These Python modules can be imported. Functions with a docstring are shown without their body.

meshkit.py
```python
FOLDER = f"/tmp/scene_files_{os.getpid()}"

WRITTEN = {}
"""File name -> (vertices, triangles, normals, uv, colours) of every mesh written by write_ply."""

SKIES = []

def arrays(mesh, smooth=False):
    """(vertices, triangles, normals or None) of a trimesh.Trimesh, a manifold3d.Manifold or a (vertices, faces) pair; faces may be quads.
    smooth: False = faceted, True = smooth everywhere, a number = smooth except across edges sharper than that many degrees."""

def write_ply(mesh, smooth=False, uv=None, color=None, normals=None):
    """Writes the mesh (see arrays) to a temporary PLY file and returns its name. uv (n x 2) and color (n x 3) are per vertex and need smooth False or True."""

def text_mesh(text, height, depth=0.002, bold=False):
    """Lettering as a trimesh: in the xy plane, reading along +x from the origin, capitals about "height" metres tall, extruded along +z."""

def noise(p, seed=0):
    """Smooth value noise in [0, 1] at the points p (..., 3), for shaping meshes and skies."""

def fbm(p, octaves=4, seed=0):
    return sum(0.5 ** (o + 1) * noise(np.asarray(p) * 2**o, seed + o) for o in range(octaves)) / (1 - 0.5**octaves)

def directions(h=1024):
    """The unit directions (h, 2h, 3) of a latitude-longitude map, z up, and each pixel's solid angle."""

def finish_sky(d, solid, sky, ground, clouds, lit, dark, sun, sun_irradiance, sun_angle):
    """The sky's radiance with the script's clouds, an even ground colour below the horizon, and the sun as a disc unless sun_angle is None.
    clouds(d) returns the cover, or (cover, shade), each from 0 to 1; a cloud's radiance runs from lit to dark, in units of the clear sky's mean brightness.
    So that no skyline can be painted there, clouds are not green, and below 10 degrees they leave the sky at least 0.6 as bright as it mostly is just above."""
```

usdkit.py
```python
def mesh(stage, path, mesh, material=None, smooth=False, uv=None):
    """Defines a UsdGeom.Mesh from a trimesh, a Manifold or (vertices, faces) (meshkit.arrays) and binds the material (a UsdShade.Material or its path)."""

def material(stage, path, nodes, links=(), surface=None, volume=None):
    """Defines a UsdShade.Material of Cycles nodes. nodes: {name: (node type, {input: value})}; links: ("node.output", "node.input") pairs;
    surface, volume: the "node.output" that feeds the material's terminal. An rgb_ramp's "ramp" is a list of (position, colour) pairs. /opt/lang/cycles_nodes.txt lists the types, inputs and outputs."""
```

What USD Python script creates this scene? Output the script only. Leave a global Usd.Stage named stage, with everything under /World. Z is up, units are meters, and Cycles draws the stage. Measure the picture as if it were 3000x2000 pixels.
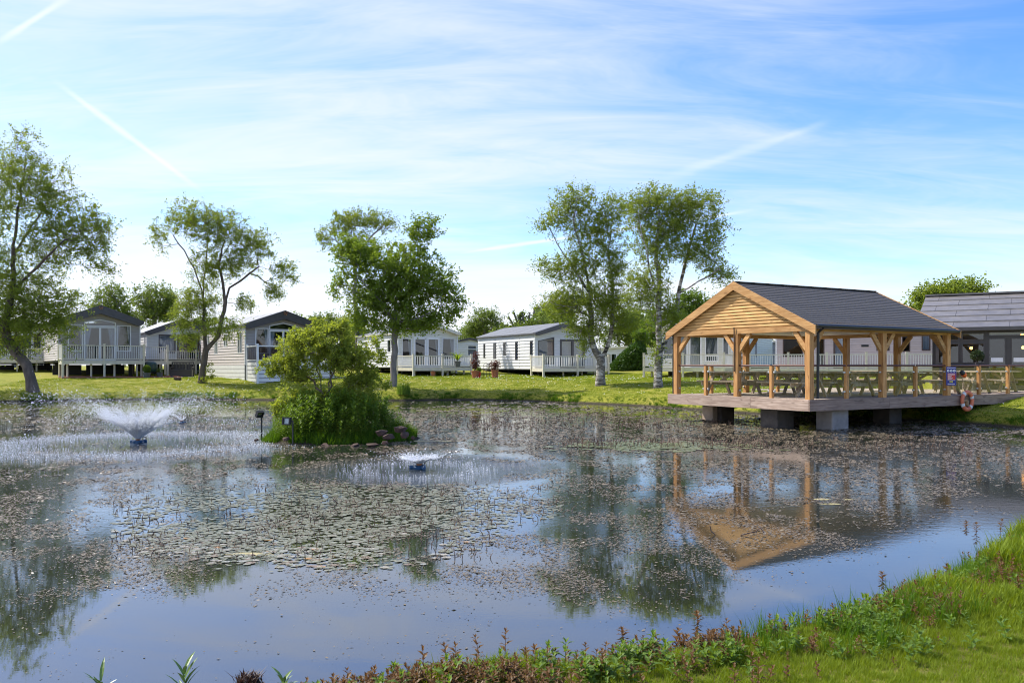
import math
import numpy as np
import trimesh
import usdkit
import meshkit
import shapely
from shapely.geometry import Polygon, box as sbox
from shapely import affinity
from pxr import Usd, UsdGeom, UsdLux, UsdShade, Gf, Vt, Sdf

# ------------------------------------------------------------------ camera, sky, sun, exposure
stage = Usd.Stage.CreateInMemory()
UsdGeom.Xform.Define(stage, '/World')
UsdGeom.Scope.Define(stage, '/World/Looks')
F, CX, HY, EYE = 2500.0, 1500.0, 1070.0, 1.8        # focal length and horizon in pixels of the photograph
camera = UsdGeom.Camera.Define(stage, '/World/camera')
camera.CreateHorizontalApertureAttr(36.0)
camera.CreateFocalLengthAttr(36.0 * F / 3000)
camera.CreateVerticalApertureOffsetAttr(36.0 * (HY - 1000) / 3000)
camera.CreateClippingRangeAttr(Gf.Vec2f(0.1, 5000))
camera.CreateFStopAttr(0.0)
camera.CreateExposureAttr(1.18)
camera.AddTranslateOp().Set((0, 0, EYE))
camera.AddRotateXOp().Set(90)
SUN_AZ, SUN_EL = math.atan2(-0.9, 0.43), math.radians(47)


CLOUD = (2.98, 3.06, 3.30)


def ray(px, py):
    d = np.array([(px - CX) / F, 1.0, -(py - HY) / F])
    return d / np.linalg.norm(d)


def sky_material():
    n = {"tc": ("texture_coordinate", {}), "zero": ("value", {"value": 0.0}),
         "sky": ("sky_texture", {"sky_type": "single_scattering", "sun_disc": False, "sun_elevation": SUN_EL, "sun_rotation": SUN_AZ, "aerosol_density": 0.7, "ozone_density": 5.0, "air_density": 1.0}),
         "sat": ("hsv", {"saturation": 1.27, "value": 0.82, "hue": 0.512}),
         "sep": ("separate_xyz", {}), "zc": ("math", {"math_type": "maximum", "value2": 0.0}),
         "zo": ("math", {"math_type": "add", "value2": 0.20}),
         "u": ("math", {"math_type": "divide"}), "v": ("math", {"math_type": "divide"}),
         "uv": ("combine_xyz", {}),
         "m1": ("mapping", {"rotation": (0, 0, -0.62), "scale": (0.75, 1.9, 1.0), "location": (3.1, 1.7, 0)}),
         "n1": ("noise_texture", {"scale": 1.0, "detail": 9.0, "roughness": 0.56, "distortion": 0.7}),
         "m2": ("mapping", {"rotation": (0, 0, -0.5), "scale": (0.55, 0.8, 1.0), "location": (7.3, 2.2, 0)}),
         "n2": ("noise_texture", {"scale": 0.8, "detail": 4.0, "roughness": 0.5, "distortion": 0.4}),
         "m3": ("mapping", {"rotation": (0, 0, -0.80), "scale": (1.2, 4.2, 1.0), "location": (1.3, 9.2, 0)}),
         "n3": ("noise_texture", {"scale": 1.3, "detail": 8.0, "roughness": 0.62, "distortion": 0.9}),
         "a1": ("math", {"math_type": "multiply", "value2": 0.50}),
         "a2": ("math", {"math_type": "multiply_add", "value2": 0.62}),
         "a3": ("math", {"math_type": "multiply_add", "value2": 0.55}),
         "bx": ("math", {"math_type": "maximum", "value2": -0.12}), "bz": ("math", {"math_type": "multiply_add", "value2": -0.10, "value3": 0.06}),
         "xz": ("math", {"math_type": "multiply"}),
         "bxz": ("math", {"math_type": "multiply_add", "value2": -1.35}),
         "hz": ("map_range", {"range_type": "smoothstep", "from_min": 0.20, "from_max": 0.0, "to_min": 0.0, "to_max": 0.40, "clamp": True}),
         "s1": ("math", {"math_type": "add"}), "s2": ("math", {"math_type": "add"}),
         "ramp": ("map_range", {"range_type": "smoothstep", "from_min": 0.60, "from_max": 1.28, "to_min": 0.05, "to_max": 0.92, "clamp": True}),
         "cl": ("math", {"math_type": "maximum"}),
         "tr": ("mix_color", {"b": tuple(1.12 * np.array(CLOUD)), "use_clamp": False}), "mix": ("mix_color", {"blend_type": "mix", "b": CLOUD, "use_clamp": False}),
         "bg": ("background_shader", {"strength": 0.15})}
    l = [("sky.color", "sat.color"), ("tc.generated", "sep.vector"), ("sep.z", "zc.value1"), ("zc.value", "zo.value1"),
         ("sep.x", "u.value1"), ("zo.value", "u.value2"), ("sep.y", "v.value1"), ("zo.value", "v.value2"),
         ("u.value", "uv.x"), ("v.value", "uv.y"), ("uv.vector", "m1.vector"), ("m1.vector", "n1.vector"),
         ("uv.vector", "m2.vector"), ("m2.vector", "n2.vector"), ("uv.vector", "m3.vector"), ("m3.vector", "n3.vector"),
         ("n1.fac", "a1.value1"), ("n2.fac", "a2.value1"), ("a1.value", "a2.value3"), ("n3.fac", "a3.value1"), ("a2.value", "a3.value3"),
         ("sep.x", "bx.value1"), ("bx.value", "xz.value1"), ("zc.value", "xz.value2"), ("xz.value", "bxz.value1"), ("bx.value", "bz.value1"), ("bz.value", "bxz.value3"),
         ("zc.value", "hz.value"), ("a3.value", "s1.value1"), ("bxz.value", "s1.value2"), ("s1.value", "s2.value1"), ("hz.result", "s2.value2"),
         ("s2.value", "ramp.value")]
    last = "zero.value"
    trails = [((0, 95 * 1.2755), (190, 0), 0.0036, 0.55), ((150 * 1.2755, 205 * 1.2755), (445 * 1.2755, 425 * 1.2755), 0.0042, 0.5),
              ((1540 * 1.2755, 405 * 1.2755), (1890 * 1.2755, 285 * 1.2755), 0.0062, 0.22), ((1080 * 1.2755, 578 * 1.2755), (1700 * 1.2755, 488 * 1.2755), 0.0026, 0.6)]
    for k, (p, q, w, s) in enumerate(trails):
        a, b = ray(*p), ray(*q)
        nn = np.cross(a, b)
        nn /= np.linalg.norm(nn)
        e = (b - a) / np.linalg.norm(b - a)
        t0, t1 = sorted((a @ e, b @ e))
        n |= {f"d{k}": ("vector_math", {"math_type": "dot_product", "vector2": tuple(nn)}), f"ab{k}": ("math", {"math_type": "absolute"}),
              f"wv{k}": ("math", {"math_type": "multiply_add", "value2": w * 2.2, "value3": w * 0.1}),
              f"f{k}": ("math", {"math_type": "divide"}),
              f"g{k}": ("map_range", {"range_type": "smoothstep", "from_min": 1.0, "from_max": 0.0, "to_min": 0.0, "to_max": s, "clamp": True}),
              f"t{k}": ("vector_math", {"math_type": "dot_product", "vector2": tuple(e)}),
              f"u{k}": ("map_range", {"range_type": "smoothstep", "from_min": t0 - 0.02, "from_max": t0 + 0.03, "clamp": True}),
              f"v{k}": ("map_range", {"range_type": "smoothstep", "from_min": t1 + 0.02, "from_max": t1 - 0.03, "clamp": True}),
              f"p{k}": ("math", {"math_type": "multiply"}), f"r{k}": ("math", {"math_type": "multiply"}), f"x{k}": ("math", {"math_type": "maximum"}),
              f"nz{k}": ("noise_texture", {"scale": 26.0, "detail": 4.0})}
        l += [("tc.generated", f"d{k}.vector1"), (f"d{k}.value", f"ab{k}.value1"), ("tc.generated", f"nz{k}.vector"), (f"nz{k}.fac", f"wv{k}.value1"),
              (f"ab{k}.value", f"f{k}.value1"), (f"wv{k}.value", f"f{k}.value2"), (f"f{k}.value", f"g{k}.value"), ("tc.generated", f"t{k}.vector1"),
              (f"t{k}.value", f"u{k}.value"), (f"t{k}.value", f"v{k}.value"), (f"u{k}.result", f"p{k}.value1"), (f"v{k}.result", f"p{k}.value2"),
              (f"p{k}.value", f"r{k}.value1"), (f"g{k}.result", f"r{k}.value2"), (last, f"x{k}.value1"), (f"r{k}.value", f"x{k}.value2")]
        last = f"x{k}.value"
    l += [("sat.color", "mix.a"), ("ramp.result", "mix.fac"), ("mix.result", "tr.a"), (last, "tr.fac"), ("tr.result", "bg.color")]
    return usdkit.material(stage, '/World/Looks/sky', n, l, surface="bg.background")


dome = UsdLux.DomeLight.Define(stage, '/World/sky')
UsdShade.MaterialBindingAPI.Apply(dome.GetPrim()).Bind(sky_material())
sun = UsdLux.DistantLight.Define(stage, '/World/sun')
sun.CreateIntensityAttr(0.80)
sun.CreateNormalizeAttr(True)
sun.CreateAngleAttr(0.53)
sun.CreateColorAttr(Gf.Vec3f(1.0, 0.945, 0.86))
sun.AddRotateZOp().Set(-math.degrees(SUN_AZ))
sun.AddRotateXOp().Set(-(90 - math.degrees(SUN_EL)))

# ------------------------------------------------------------------ helpers
taken = {}


def fresh(parent, name):
    k = (parent, name)
    taken[k] = taken.get(k, -1) + 1
    return f"{parent}/{name}" if taken[k] == 0 else f"{parent}/{name}_{taken[k]:03d}"


def tag(prim, label=None, cat=None, group=None, kind=None):
    p = prim.GetPrim() if hasattr(prim, 'GetPrim') else prim
    for k, v in (('label', label), ('category', cat), ('group', group), ('kind', kind)):
        if v:
            p.SetCustomDataByKey(k, v)
    return p


def thing(name, label, cat, loc=(0, 0, 0), rot=0.0, group=None, scale=None):
    x = UsdGeom.Xform.Define(stage, fresh('/World', name))
    x.AddTranslateOp().Set(tuple(float(c) for c in loc))
    x.AddRotateZOp().Set(float(math.degrees(rot)))
    if scale:
        x.AddScaleOp().Set(tuple(float(c) for c in np.broadcast_to(scale, 3)))
    return tag(x, label, cat, group)


def copy(root, loc, rot, label, group=None, scale=None):
    was = dict(root.GetCustomData())
    base = root.GetName()
    base = base[:-4] if base[-4:-3] == '_' and base[-3:].isdigit() else base
    r = thing(base, label, was['category'], loc, rot, group or was.get('group'), scale)
    r.GetReferences().AddInternalReference(root.GetPath())
    r.SetInstanceable(True)
    return r


def obj(name, mesh, mat, parent=None, smooth=False, label=None, cat=None, group=None, kind=None):
    path = fresh(str(parent.GetPath()) if parent is not None else '/World', name)
    if isinstance(mesh, MB):
        mesh = mesh.mesh()
    m = usdkit.mesh(stage, path, mesh, mat, smooth)
    return tag(m, label, cat, group, kind)


class MB:
    """Collects vertices and triangles."""
    def __init__(s):
        s.v, s.f, s.n = [], [], 0

    def add(s, v, f):
        v, f = np.asarray(v, float), np.asarray(f, int)
        if f.shape[1] == 4:
            f = np.vstack([f[:, [0, 1, 2]], f[:, [0, 2, 3]]])
        s.v.append(v)
        s.f.append(f + s.n)
        s.n += len(v)
        return s

    def tm(s, m):
        return s.add(m.vertices, m.faces)

    def box(s, x0, x1, y0, y1, z0, z1):
        v = np.array([[x, y, z] for x in (x0, x1) for y in (y0, y1) for z in (z0, z1)], float)
        return s.add(v, BOXF)

    def beam(s, p, q, w, h, up=(0, 0, 1)):
        p, q, up = np.asarray(p, float), np.asarray(q, float), np.asarray(up, float)
        d = (q - p) / np.linalg.norm(q - p)
        a = np.cross(d, up)
        if np.linalg.norm(a) < 1e-3:
            a = np.cross(d, [1.0, 0, 0])
        a /= np.linalg.norm(a)
        b = np.cross(a, d)
        v = [e + i * a * w / 2 + j * b * h / 2 for e in (p, q) for i in (-1, 1) for j in (-1, 1)]
        return s.add(v, BOXF)

    def tube(s, pts, r, sides=6, cap=True):
        pts = np.asarray(pts, float)
        r = np.broadcast_to(np.asarray(r, float), (len(pts),))
        t = np.gradient(pts, axis=0)
        t /= np.linalg.norm(t, axis=1, keepdims=True) + 1e-12
        ref = np.linalg.eigh(t.T @ t)[1][:, 0]
        a = np.cross(t, ref)
        a /= np.linalg.norm(a, axis=1, keepdims=True) + 1e-12
        b = np.cross(t, a)
        g = np.arange(sides) * 2 * np.pi / sides
        v = pts[:, None] + r[:, None, None] * (np.cos(g)[None, :, None] * a[:, None] + np.sin(g)[None, :, None] * b[:, None])
        i, j = np.meshgrid(np.arange(len(pts) - 1), np.arange(sides), indexing='ij')
        q = np.stack([i * sides + j, i * sides + (j + 1) % sides, (i + 1) * sides + (j + 1) % sides, (i + 1) * sides + j], -1).reshape(-1, 4)
        f = np.vstack([q[:, [0, 1, 2]], q[:, [0, 2, 3]]])
        v = v.reshape(-1, 3)
        if cap:
            c = len(v)
            v = np.vstack([v, pts[:1], pts[-1:]])
            k = np.arange(sides)
            m = (len(pts) - 1) * sides
            f = np.vstack([f, np.stack([np.full(sides, c), (k + 1) % sides, k], 1), np.stack([np.full(sides, c + 1), m + k, m + (k + 1) % sides], 1)])
        return s.add(v, f)

    def lathe(s, prof, loc=(0, 0, 0), sides=16):
        m = trimesh.creation.revolve(np.asarray(prof, float), sections=sides)
        m.apply_translation(loc)
        return s.tm(m)

    def mesh(s):
        return (np.vstack(s.v), np.vstack(s.f))

    def move(s, M):
        M = np.asarray(M, float)
        s.v = [v @ M[:3, :3].T + M[:3, 3] for v in s.v]
        return s


BOXF = np.array([[0, 1, 3], [0, 3, 2], [4, 6, 7], [4, 7, 5], [0, 4, 5], [0, 5, 1], [2, 3, 7], [2, 7, 6], [0, 2, 6], [0, 6, 4], [1, 5, 7], [1, 7, 3]])


def rbox(x0, x1, y0, y1, z0, z1, c=0.01):
    """A box with chamfered edges."""
    import manifold3d as m3
    pts = [(x, y, z) for i in range(3) for x in ((x0, x1) if i == 0 else (x0 + c, x1 - c)) for y in ((y0, y1) if i == 1 else (y0 + c, y1 - c)) for z in ((z0, z1) if i == 2 else (z0 + c, z1 - c))]
    m = m3.Manifold.hull_points(np.array(pts, np.float64))
    return meshkit.arrays(m)[:2]


def polys(g):
    return [p for p in getattr(g, 'geoms', [g]) if p.geom_type == 'Polygon' and p.area > 1e-5]


def extrude(poly, depth, M=None, z0=0.0):
    """A polygon (s, t) as a plate: s along, t up, depth outwards; placed by M."""
    out = MB()
    for p in polys(poly):
        m = trimesh.creation.extrude_polygon(p, depth, engine='earcut')
        m.apply_translation([0, 0, z0])
        out.tm(m)
    return out.move(M) if M is not None and out.v else out


FRONT = np.array([[1, 0, 0, 0], [0, 0, -1, 0], [0, 1, 0, 0], [0, 0, 0, 1.0]])     # (s, t, e) to x = s, y = -e, z = t


def face_left(L):
    return trimesh.transformations.rotation_matrix(-np.pi / 2, [0, 0, 1]) @ FRONT @ trimesh.transformations.translation_matrix([-L, 0, 0])


def face_right(W):
    return trimesh.transformations.translation_matrix([W, 0, 0]) @ trimesh.transformations.rotation_matrix(np.pi / 2, [0, 0, 1]) @ FRONT


def at(px, py, Y):
    """The point of the world at distance Y along the sight line of a pixel of the photograph."""
    return np.array([(px - CX) / F * Y, Y, EYE - (py - HY) / F * Y])


def sstep(a, b, x):
    t = np.clip((np.asarray(x, float) - a) / (b - a), 0, 1)
    return t * t * (3 - 2 * t)


# ------------------------------------------------------------------ materials
def mat(name, color, rough=0.6, var=0.15, scale=6.0, bump=0.0, bscale=60.0, stretch=(1, 1, 1), spec=0.5, metal=0.0, rnd=0.0, world=False, tint=None, detail=4.0, coord=None):
    """A principled surface whose colour wanders by noise (and from piece to piece by rnd)."""
    c = np.array(color, float)
    d = np.array(tint, float) if tint is not None else c * (1 - var)
    n = {"mp": ("mapping", {"scale": tuple(stretch)}), "nz": ("noise_texture", {"scale": scale, "detail": detail, "roughness": 0.6}),
         "rm": ("rgb_ramp", {"ramp": [(0.3, tuple(d)), (0.7, tuple(np.minimum(c * (1 + 0.35 * var), 1)))]}),
         "p": ("principled_bsdf", {"roughness": rough, "specular_ior_level": spec, "metallic": metal})}
    if world:
        n["tc"] = ("geometry", {})
        l = [("tc.position", "mp.vector")]
    else:
        n["tc"] = ("texture_coordinate", {})
        l = [("tc.object", "mp.vector")]
    l += [("mp.vector", "nz.vector"), ("nz.fac", "rm.fac")]
    last = "rm.color"
    if rnd:
        n |= {"oi": ("object_info", {}), "ri": ("map_range", {"to_min": 1 - rnd, "to_max": 1 + rnd}), "hs": ("hsv", {})}
        l += [("oi.random", "ri.value"), ("ri.result", "hs.value"), (last, "hs.color")]
        last = "hs.color"
    l.append((last, "p.base_color"))
    if bump:
        n |= {"nb": ("noise_texture", {"scale": bscale, "detail": 3.0}), "bp": ("bump", {"strength": bump, "distance": 0.01})}
        l += [("mp.vector", "nb.vector"), ("nb.fac", "bp.height"), ("bp.normal", "p.normal")]
    return usdkit.material(stage, f'/World/Looks/{name}', n, l, surface="p.BSDF")


def leaf_mat(name, cols, trans=0.4, rough=0.4, tcol=None, spec=0.4):
    """Leaves: colour differs from leaf to leaf; light passes through."""
    k = len(cols)
    ramp = [(i / (k - 1), c) for i, c in enumerate(cols)]
    n = {"g": ("geometry", {}), "r": ("rgb_ramp", {"ramp": ramp}), "p": ("principled_bsdf", {"roughness": rough, "specular_ior_level": spec}),
         "hs": ("hsv", {"saturation": 1.1, "value": 1.5, "hue": 0.485}), "t": ("translucent_bsdf", {}), "m": ("mix_closure", {"fac": trans})}
    l = [("g.random_per_island", "r.fac"), ("r.color", "p.base_color"), ("r.color", "hs.color"), ("hs.color", "t.color"), ("p.BSDF", "m.closure1"), ("t.BSDF", "m.closure2")]
    return usdkit.material(stage, f'/World/Looks/{name}', n, l, surface="m.closure")


def wood(name, light, dark, axis, rnd=0.12, rough=0.7, scale=7.0, world=False, knots=0.5):
    """Sawn timber with grain along one axis of the piece's own frame."""
    st = [1.0, 1.0, 1.0]
    st['xyz'.index(axis)] = 0.07
    n = {"tc": ("texture_coordinate", {}), "oi": ("object_info", {}), "mp": ("mapping", {"scale": tuple(st)}),
         "of": ("math", {"math_type": "multiply", "value2": 37.0}), "cb": ("combine_xyz", {}), "ad": ("vector_math", {"math_type": "add"}),
         "n1": ("noise_texture", {"scale": scale * 4, "detail": 6.0, "roughness": 0.6, "distortion": 0.4}),
         "n2": ("noise_texture", {"scale": scale * 0.5, "detail": 2.0}), "mp2": ("mapping", {"scale": tuple(0.35 if s < 1 else 1.0 for s in st)}),
         "kn": ("noise_texture", {"scale": 9.0, "detail": 1.0}), "kr": ("map_range", {"range_type": "smoothstep", "from_min": 0.66, "from_max": 0.74, "to_min": 0.0, "to_max": knots, "clamp": True}),
         "r": ("rgb_ramp", {"ramp": [(0.32, dark), (0.62, light)]}), "km": ("mix_color", {"b": tuple(np.array(dark) * 0.45)}),
         "ri": ("map_range", {"to_min": 1 - rnd, "to_max": 1 + rnd}), "hs": ("hsv", {}),
         "ov": ("mix_color", {"blend_type": "overlay", "fac": 0.35}), "bp": ("bump", {"strength": 0.35, "distance": 0.006}),
         "p": ("principled_bsdf", {"roughness": rough, "specular_ior_level": 0.3})}
    l = [("tc.object", "ad.vector1"), ("oi.random", "of.value1"), ("of.value", "cb.x"), ("of.value", "cb.y"), ("of.value", "cb.z"), ("cb.vector", "ad.vector2"),
         ("ad.vector", "mp.vector"), ("mp.vector", "n1.vector"), ("ad.vector", "mp2.vector"), ("mp2.vector", "n2.vector"), ("mp2.vector", "kn.vector"), ("kn.fac", "kr.value"),
         ("n1.fac", "r.fac"), ("r.color", "ov.a"), ("n2.fac", "ov.b"), ("ov.result", "km.a"), ("kr.result", "km.fac"), ("oi.random", "ri.value"), ("ri.result", "hs.value"), ("km.result", "hs.color"),
         ("hs.color", "p.base_color"), ("n1.fac", "bp.height"), ("bp.normal", "p.normal")]
    return usdkit.material(stage, f'/World/Looks/{name}', n, l, surface="p.BSDF")


def pane_mat(name, tint=(0.75, 0.8, 0.82), f0=0.05, refl=1.0):
    n = {"lw": ("layer_weight", {"blend": 0.5}), "pw": ("math", {"math_type": "power", "value2": 4.5}), "ma": ("math", {"math_type": "multiply_add", "value2": 1.0 - f0, "value3": f0}),
         "t": ("transparent_bsdf", {"color": tint}), "g": ("glossy_bsdf", {"color": (refl, refl, refl), "roughness": 0.015}), "m": ("mix_closure", {})}
    return usdkit.material(stage, f'/World/Looks/{name}', n, [("lw.facing", "pw.value1"), ("pw.value", "ma.value1"), ("ma.value", "m.fac"), ("t.BSDF", "m.closure1"), ("g.BSDF", "m.closure2")], surface="m.closure")


def emit_mat(name, col, s):
    return usdkit.material(stage, f'/World/Looks/{name}', {"e": ("emission", {"color": col, "strength": s})}, [], surface="e.emission")


M = dict(
    white=mat('white_upvc', (0.70, 0.70, 0.69), 0.35, 0.08, 3.0), cream=mat('cream_upvc', (0.62, 0.58, 0.48), 0.45, 0.12, 5.0), clad_white=mat('white_cladding', (0.62, 0.62, 0.605), 0.5, 0.10, 2.5, stretch=(1, 1, 5)),
    clad_greige=mat('greige_cladding', (0.55, 0.50, 0.47), 0.5, 0.12, 2.5, stretch=(1, 1, 5)), clad_taupe=mat('taupe_cladding', (0.36, 0.33, 0.30), 0.55, 0.14, 2.5, stretch=(1, 1, 5)),
    clad_cream=mat('cream_cladding', (0.66, 0.645, 0.56), 0.5, 0.10, 2.5, stretch=(1, 1, 5)), clad_pink=mat('pinkish_cladding', (0.50, 0.42, 0.40), 0.5, 0.10, 2.5, stretch=(1, 1, 5)),
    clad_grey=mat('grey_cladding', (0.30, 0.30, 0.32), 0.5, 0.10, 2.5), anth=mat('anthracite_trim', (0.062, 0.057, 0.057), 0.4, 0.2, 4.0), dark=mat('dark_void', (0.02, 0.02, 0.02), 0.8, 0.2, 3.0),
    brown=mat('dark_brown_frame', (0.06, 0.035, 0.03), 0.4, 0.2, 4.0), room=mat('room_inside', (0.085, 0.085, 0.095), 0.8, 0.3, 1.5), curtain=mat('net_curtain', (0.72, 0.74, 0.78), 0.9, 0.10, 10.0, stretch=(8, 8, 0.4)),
    blind=mat('vertical_blind', (0.33, 0.33, 0.30), 0.9, 0.12, 10.0, stretch=(8, 8, 0.4)), tile=mat('grey_roof_tile', (0.20, 0.205, 0.215), 0.5, 0.2, 5.0), tile_pale=mat('pale_roof_sheet', (0.42, 0.42, 0.42), 0.45, 0.15, 4.0),
    slate=mat('charcoal_slate', (0.080, 0.070, 0.058), 0.62, 0.3, 14.0, 0.4, 90.0, rnd=0.12), lodge_tile=mat('lodge_tile', (0.175, 0.162, 0.152), 0.42, 0.28, 2.2, 0.3, 30.0, rnd=0.12),
    pane=pane_mat('window_pane', (0.70, 0.74, 0.78), 0.065), balus=pane_mat('balustrade_glass', (0.97, 0.985, 0.975), 0.02), smoke=pane_mat('smoked_glass', (0.5, 0.5, 0.5), 0.06), clear=pane_mat('lamp_glass', (0.9, 0.9, 0.86), 0.05),
    brickred=mat('red_brick_paver', (0.36, 0.15, 0.10), 0.85, 0.3, 20.0, 0.4, 60.0, rnd=0.18), terra=mat('terracotta', (0.34, 0.12, 0.06), 0.75, 0.25, 8.0), plastic_grey=mat('grey_planter', (0.09, 0.095, 0.10), 0.6, 0.2, 6.0),
    black=mat('black_metal', (0.014, 0.014, 0.015), 0.45, 0.2, 8.0), steel=mat('galvanised_steel', (0.45, 0.46, 0.47), 0.35, 0.2, 6.0, metal=0.8), green_cover=mat('dark_green_cover', (0.015, 0.05, 0.042), 0.45, 0.4, 5.0, 0.6, 9.0),
    concrete=mat('pier_concrete', (0.30, 0.265, 0.24), 0.9, 0.35, 3.0, 0.6, 40.0), block=mat('pier_block', (0.40, 0.30, 0.22), 0.9, 0.3, 4.0, 0.5, 40.0), pier_shaded=mat('shaded_pier', (0.085, 0.07, 0.058), 0.9, 0.5, 3.0, 0.6, 40.0), nozzle=mat('nozzle_brown', (0.30, 0.12, 0.05), 0.5, 0.2), rail=mat('reddish_handrail', (0.10, 0.035, 0.022), 0.5, 0.25, 8.0),  # the dark pier colour has the shade below the deck painted in
    sign_blue=mat('sign_blue', (0.02, 0.03, 0.22), 0.35, 0.1), sign_red=mat('sign_red', (0.55, 0.035, 0.03), 0.35, 0.1), sign_white=mat('sign_white', (0.8, 0.8, 0.8), 0.35, 0.05), sign_yellow=mat('sign_yellow', (0.7, 0.6, 0.08), 0.35, 0.05),
    buoy=mat('lifebuoy_orange', (0.62, 0.16, 0.07), 0.55, 0.22, 6.0), buoy_band=mat('lifebuoy_band', (0.62, 0.62, 0.60), 0.6, 0.2, 9.0), rope=mat('rope', (0.45, 0.30, 0.16), 0.9, 0.3, 20.0),
    blue_float=mat('blue_float', (0.014, 0.065, 0.14), 0.35, 0.2, 8.0), orange=mat('orange_plastic', (0.75, 0.13, 0.02), 0.45, 0.15), rock=mat('maroon_rock', (0.085, 0.046, 0.032), 0.85, 0.6, 5.0, 0.9, 14.0, rnd=0.2),
    crest=mat('copper_crest', (0.35, 0.15, 0.06), 0.4, 0.1), brick_dark=mat('dark_stone_wall', (0.10, 0.085, 0.07), 0.9, 0.4, 12.0, 0.6, 40.0),
    t_x=wood('tan_timber_x', (0.54, 0.315, 0.125), (0.35, 0.165, 0.05), 'x'), t_y=wood('tan_timber_y', (0.54, 0.315, 0.125), (0.35, 0.165, 0.05), 'y'), t_z=wood('tan_timber_z', (0.52, 0.28, 0.10), (0.31, 0.135, 0.04), 'z'),
    log=wood('log_cladding_timber', (0.60, 0.375, 0.15), (0.42, 0.22, 0.068), 'y', 0.14), d_x=wood('deck_fascia_x', (0.30, 0.215, 0.16), (0.155, 0.095, 0.065), 'x', 0.1), d_y=wood('deck_fascia_y', (0.43, 0.33, 0.26), (0.23, 0.155, 0.115), 'y', 0.1),
    plank=wood('weathered_plank', (0.44, 0.36, 0.29), (0.28, 0.21, 0.16), 'y', 0.14, 0.85, knots=0.2), t_grey=wood('weathered_table', (0.40, 0.315, 0.24), (0.21, 0.155, 0.11), 'y', 0.2, 0.85), t_shaded=wood('shaded_weathered_leg', (0.34, 0.26, 0.195), (0.18, 0.135, 0.095), 'z', 0.2, 0.85),  # leg timber is darker than the tops: shade put into its colour
)

# ------------------------------------------------------------------ the pond and the ground
def chaikin(p, n=3):
    p = np.asarray(p, float)
    for _ in range(n):
        q = np.roll(p, -1, axis=0)
        p = np.stack([0.75 * p + 0.25 * q, 0.25 * p + 0.75 * q], 1).reshape(-1, 2)
    return p


POND = chaikin([(-29, 41), (-25, 42.2), (-21.9, 44.4), (-19, 45.2), (-15.6, 45.2), (-12.3, 44.2), (-9, 43.6), (-5.8, 43.5), (-3.6, 44.6), (-1.8, 44.6), (0.9, 43.0), (3.3, 40.6), (5.6, 38), (7.6, 34.6), (9.2, 31.2),
                (11.0, 29.6), (13.6, 27.6), (14.8, 24.2), (15.2, 20), (13.5, 15), (9.5, 12), (5.9, 9.45), (4.0, 7.5), (2.85, 6.45), (1.9, 5.75), (1.0, 5.3), (-0.2, 4.95), (-1.06, 4.55), (-2.2, 4.05), (-4, 3.8), (-9, 4.2), (-20, 7), (-32, 16), (-34, 30)])
RSEG = np.stack([POND, np.roll(POND, -1, axis=0)], 1)
POLY = Polygon(POND)


def shore(x, y):
    """Signed distance to the waterline: positive on land."""
    x, y = np.broadcast_arrays(np.asarray(x, float), np.asarray(y, float))
    p = np.stack([x.ravel(), y.ravel()], 1)
    best = np.full(len(p), 1e9)
    for a, b in RSEG:
        ab = b - a
        t = np.clip(((p - a) @ ab) / (ab @ ab), 0, 1)
        best = np.minimum(best, ((p - a - t[:, None] * ab) ** 2).sum(1))
    d = np.sqrt(best)
    d[shapely.contains_xy(POLY, p[:, 0], p[:, 1])] *= -1
    return d.reshape(x.shape)


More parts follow.
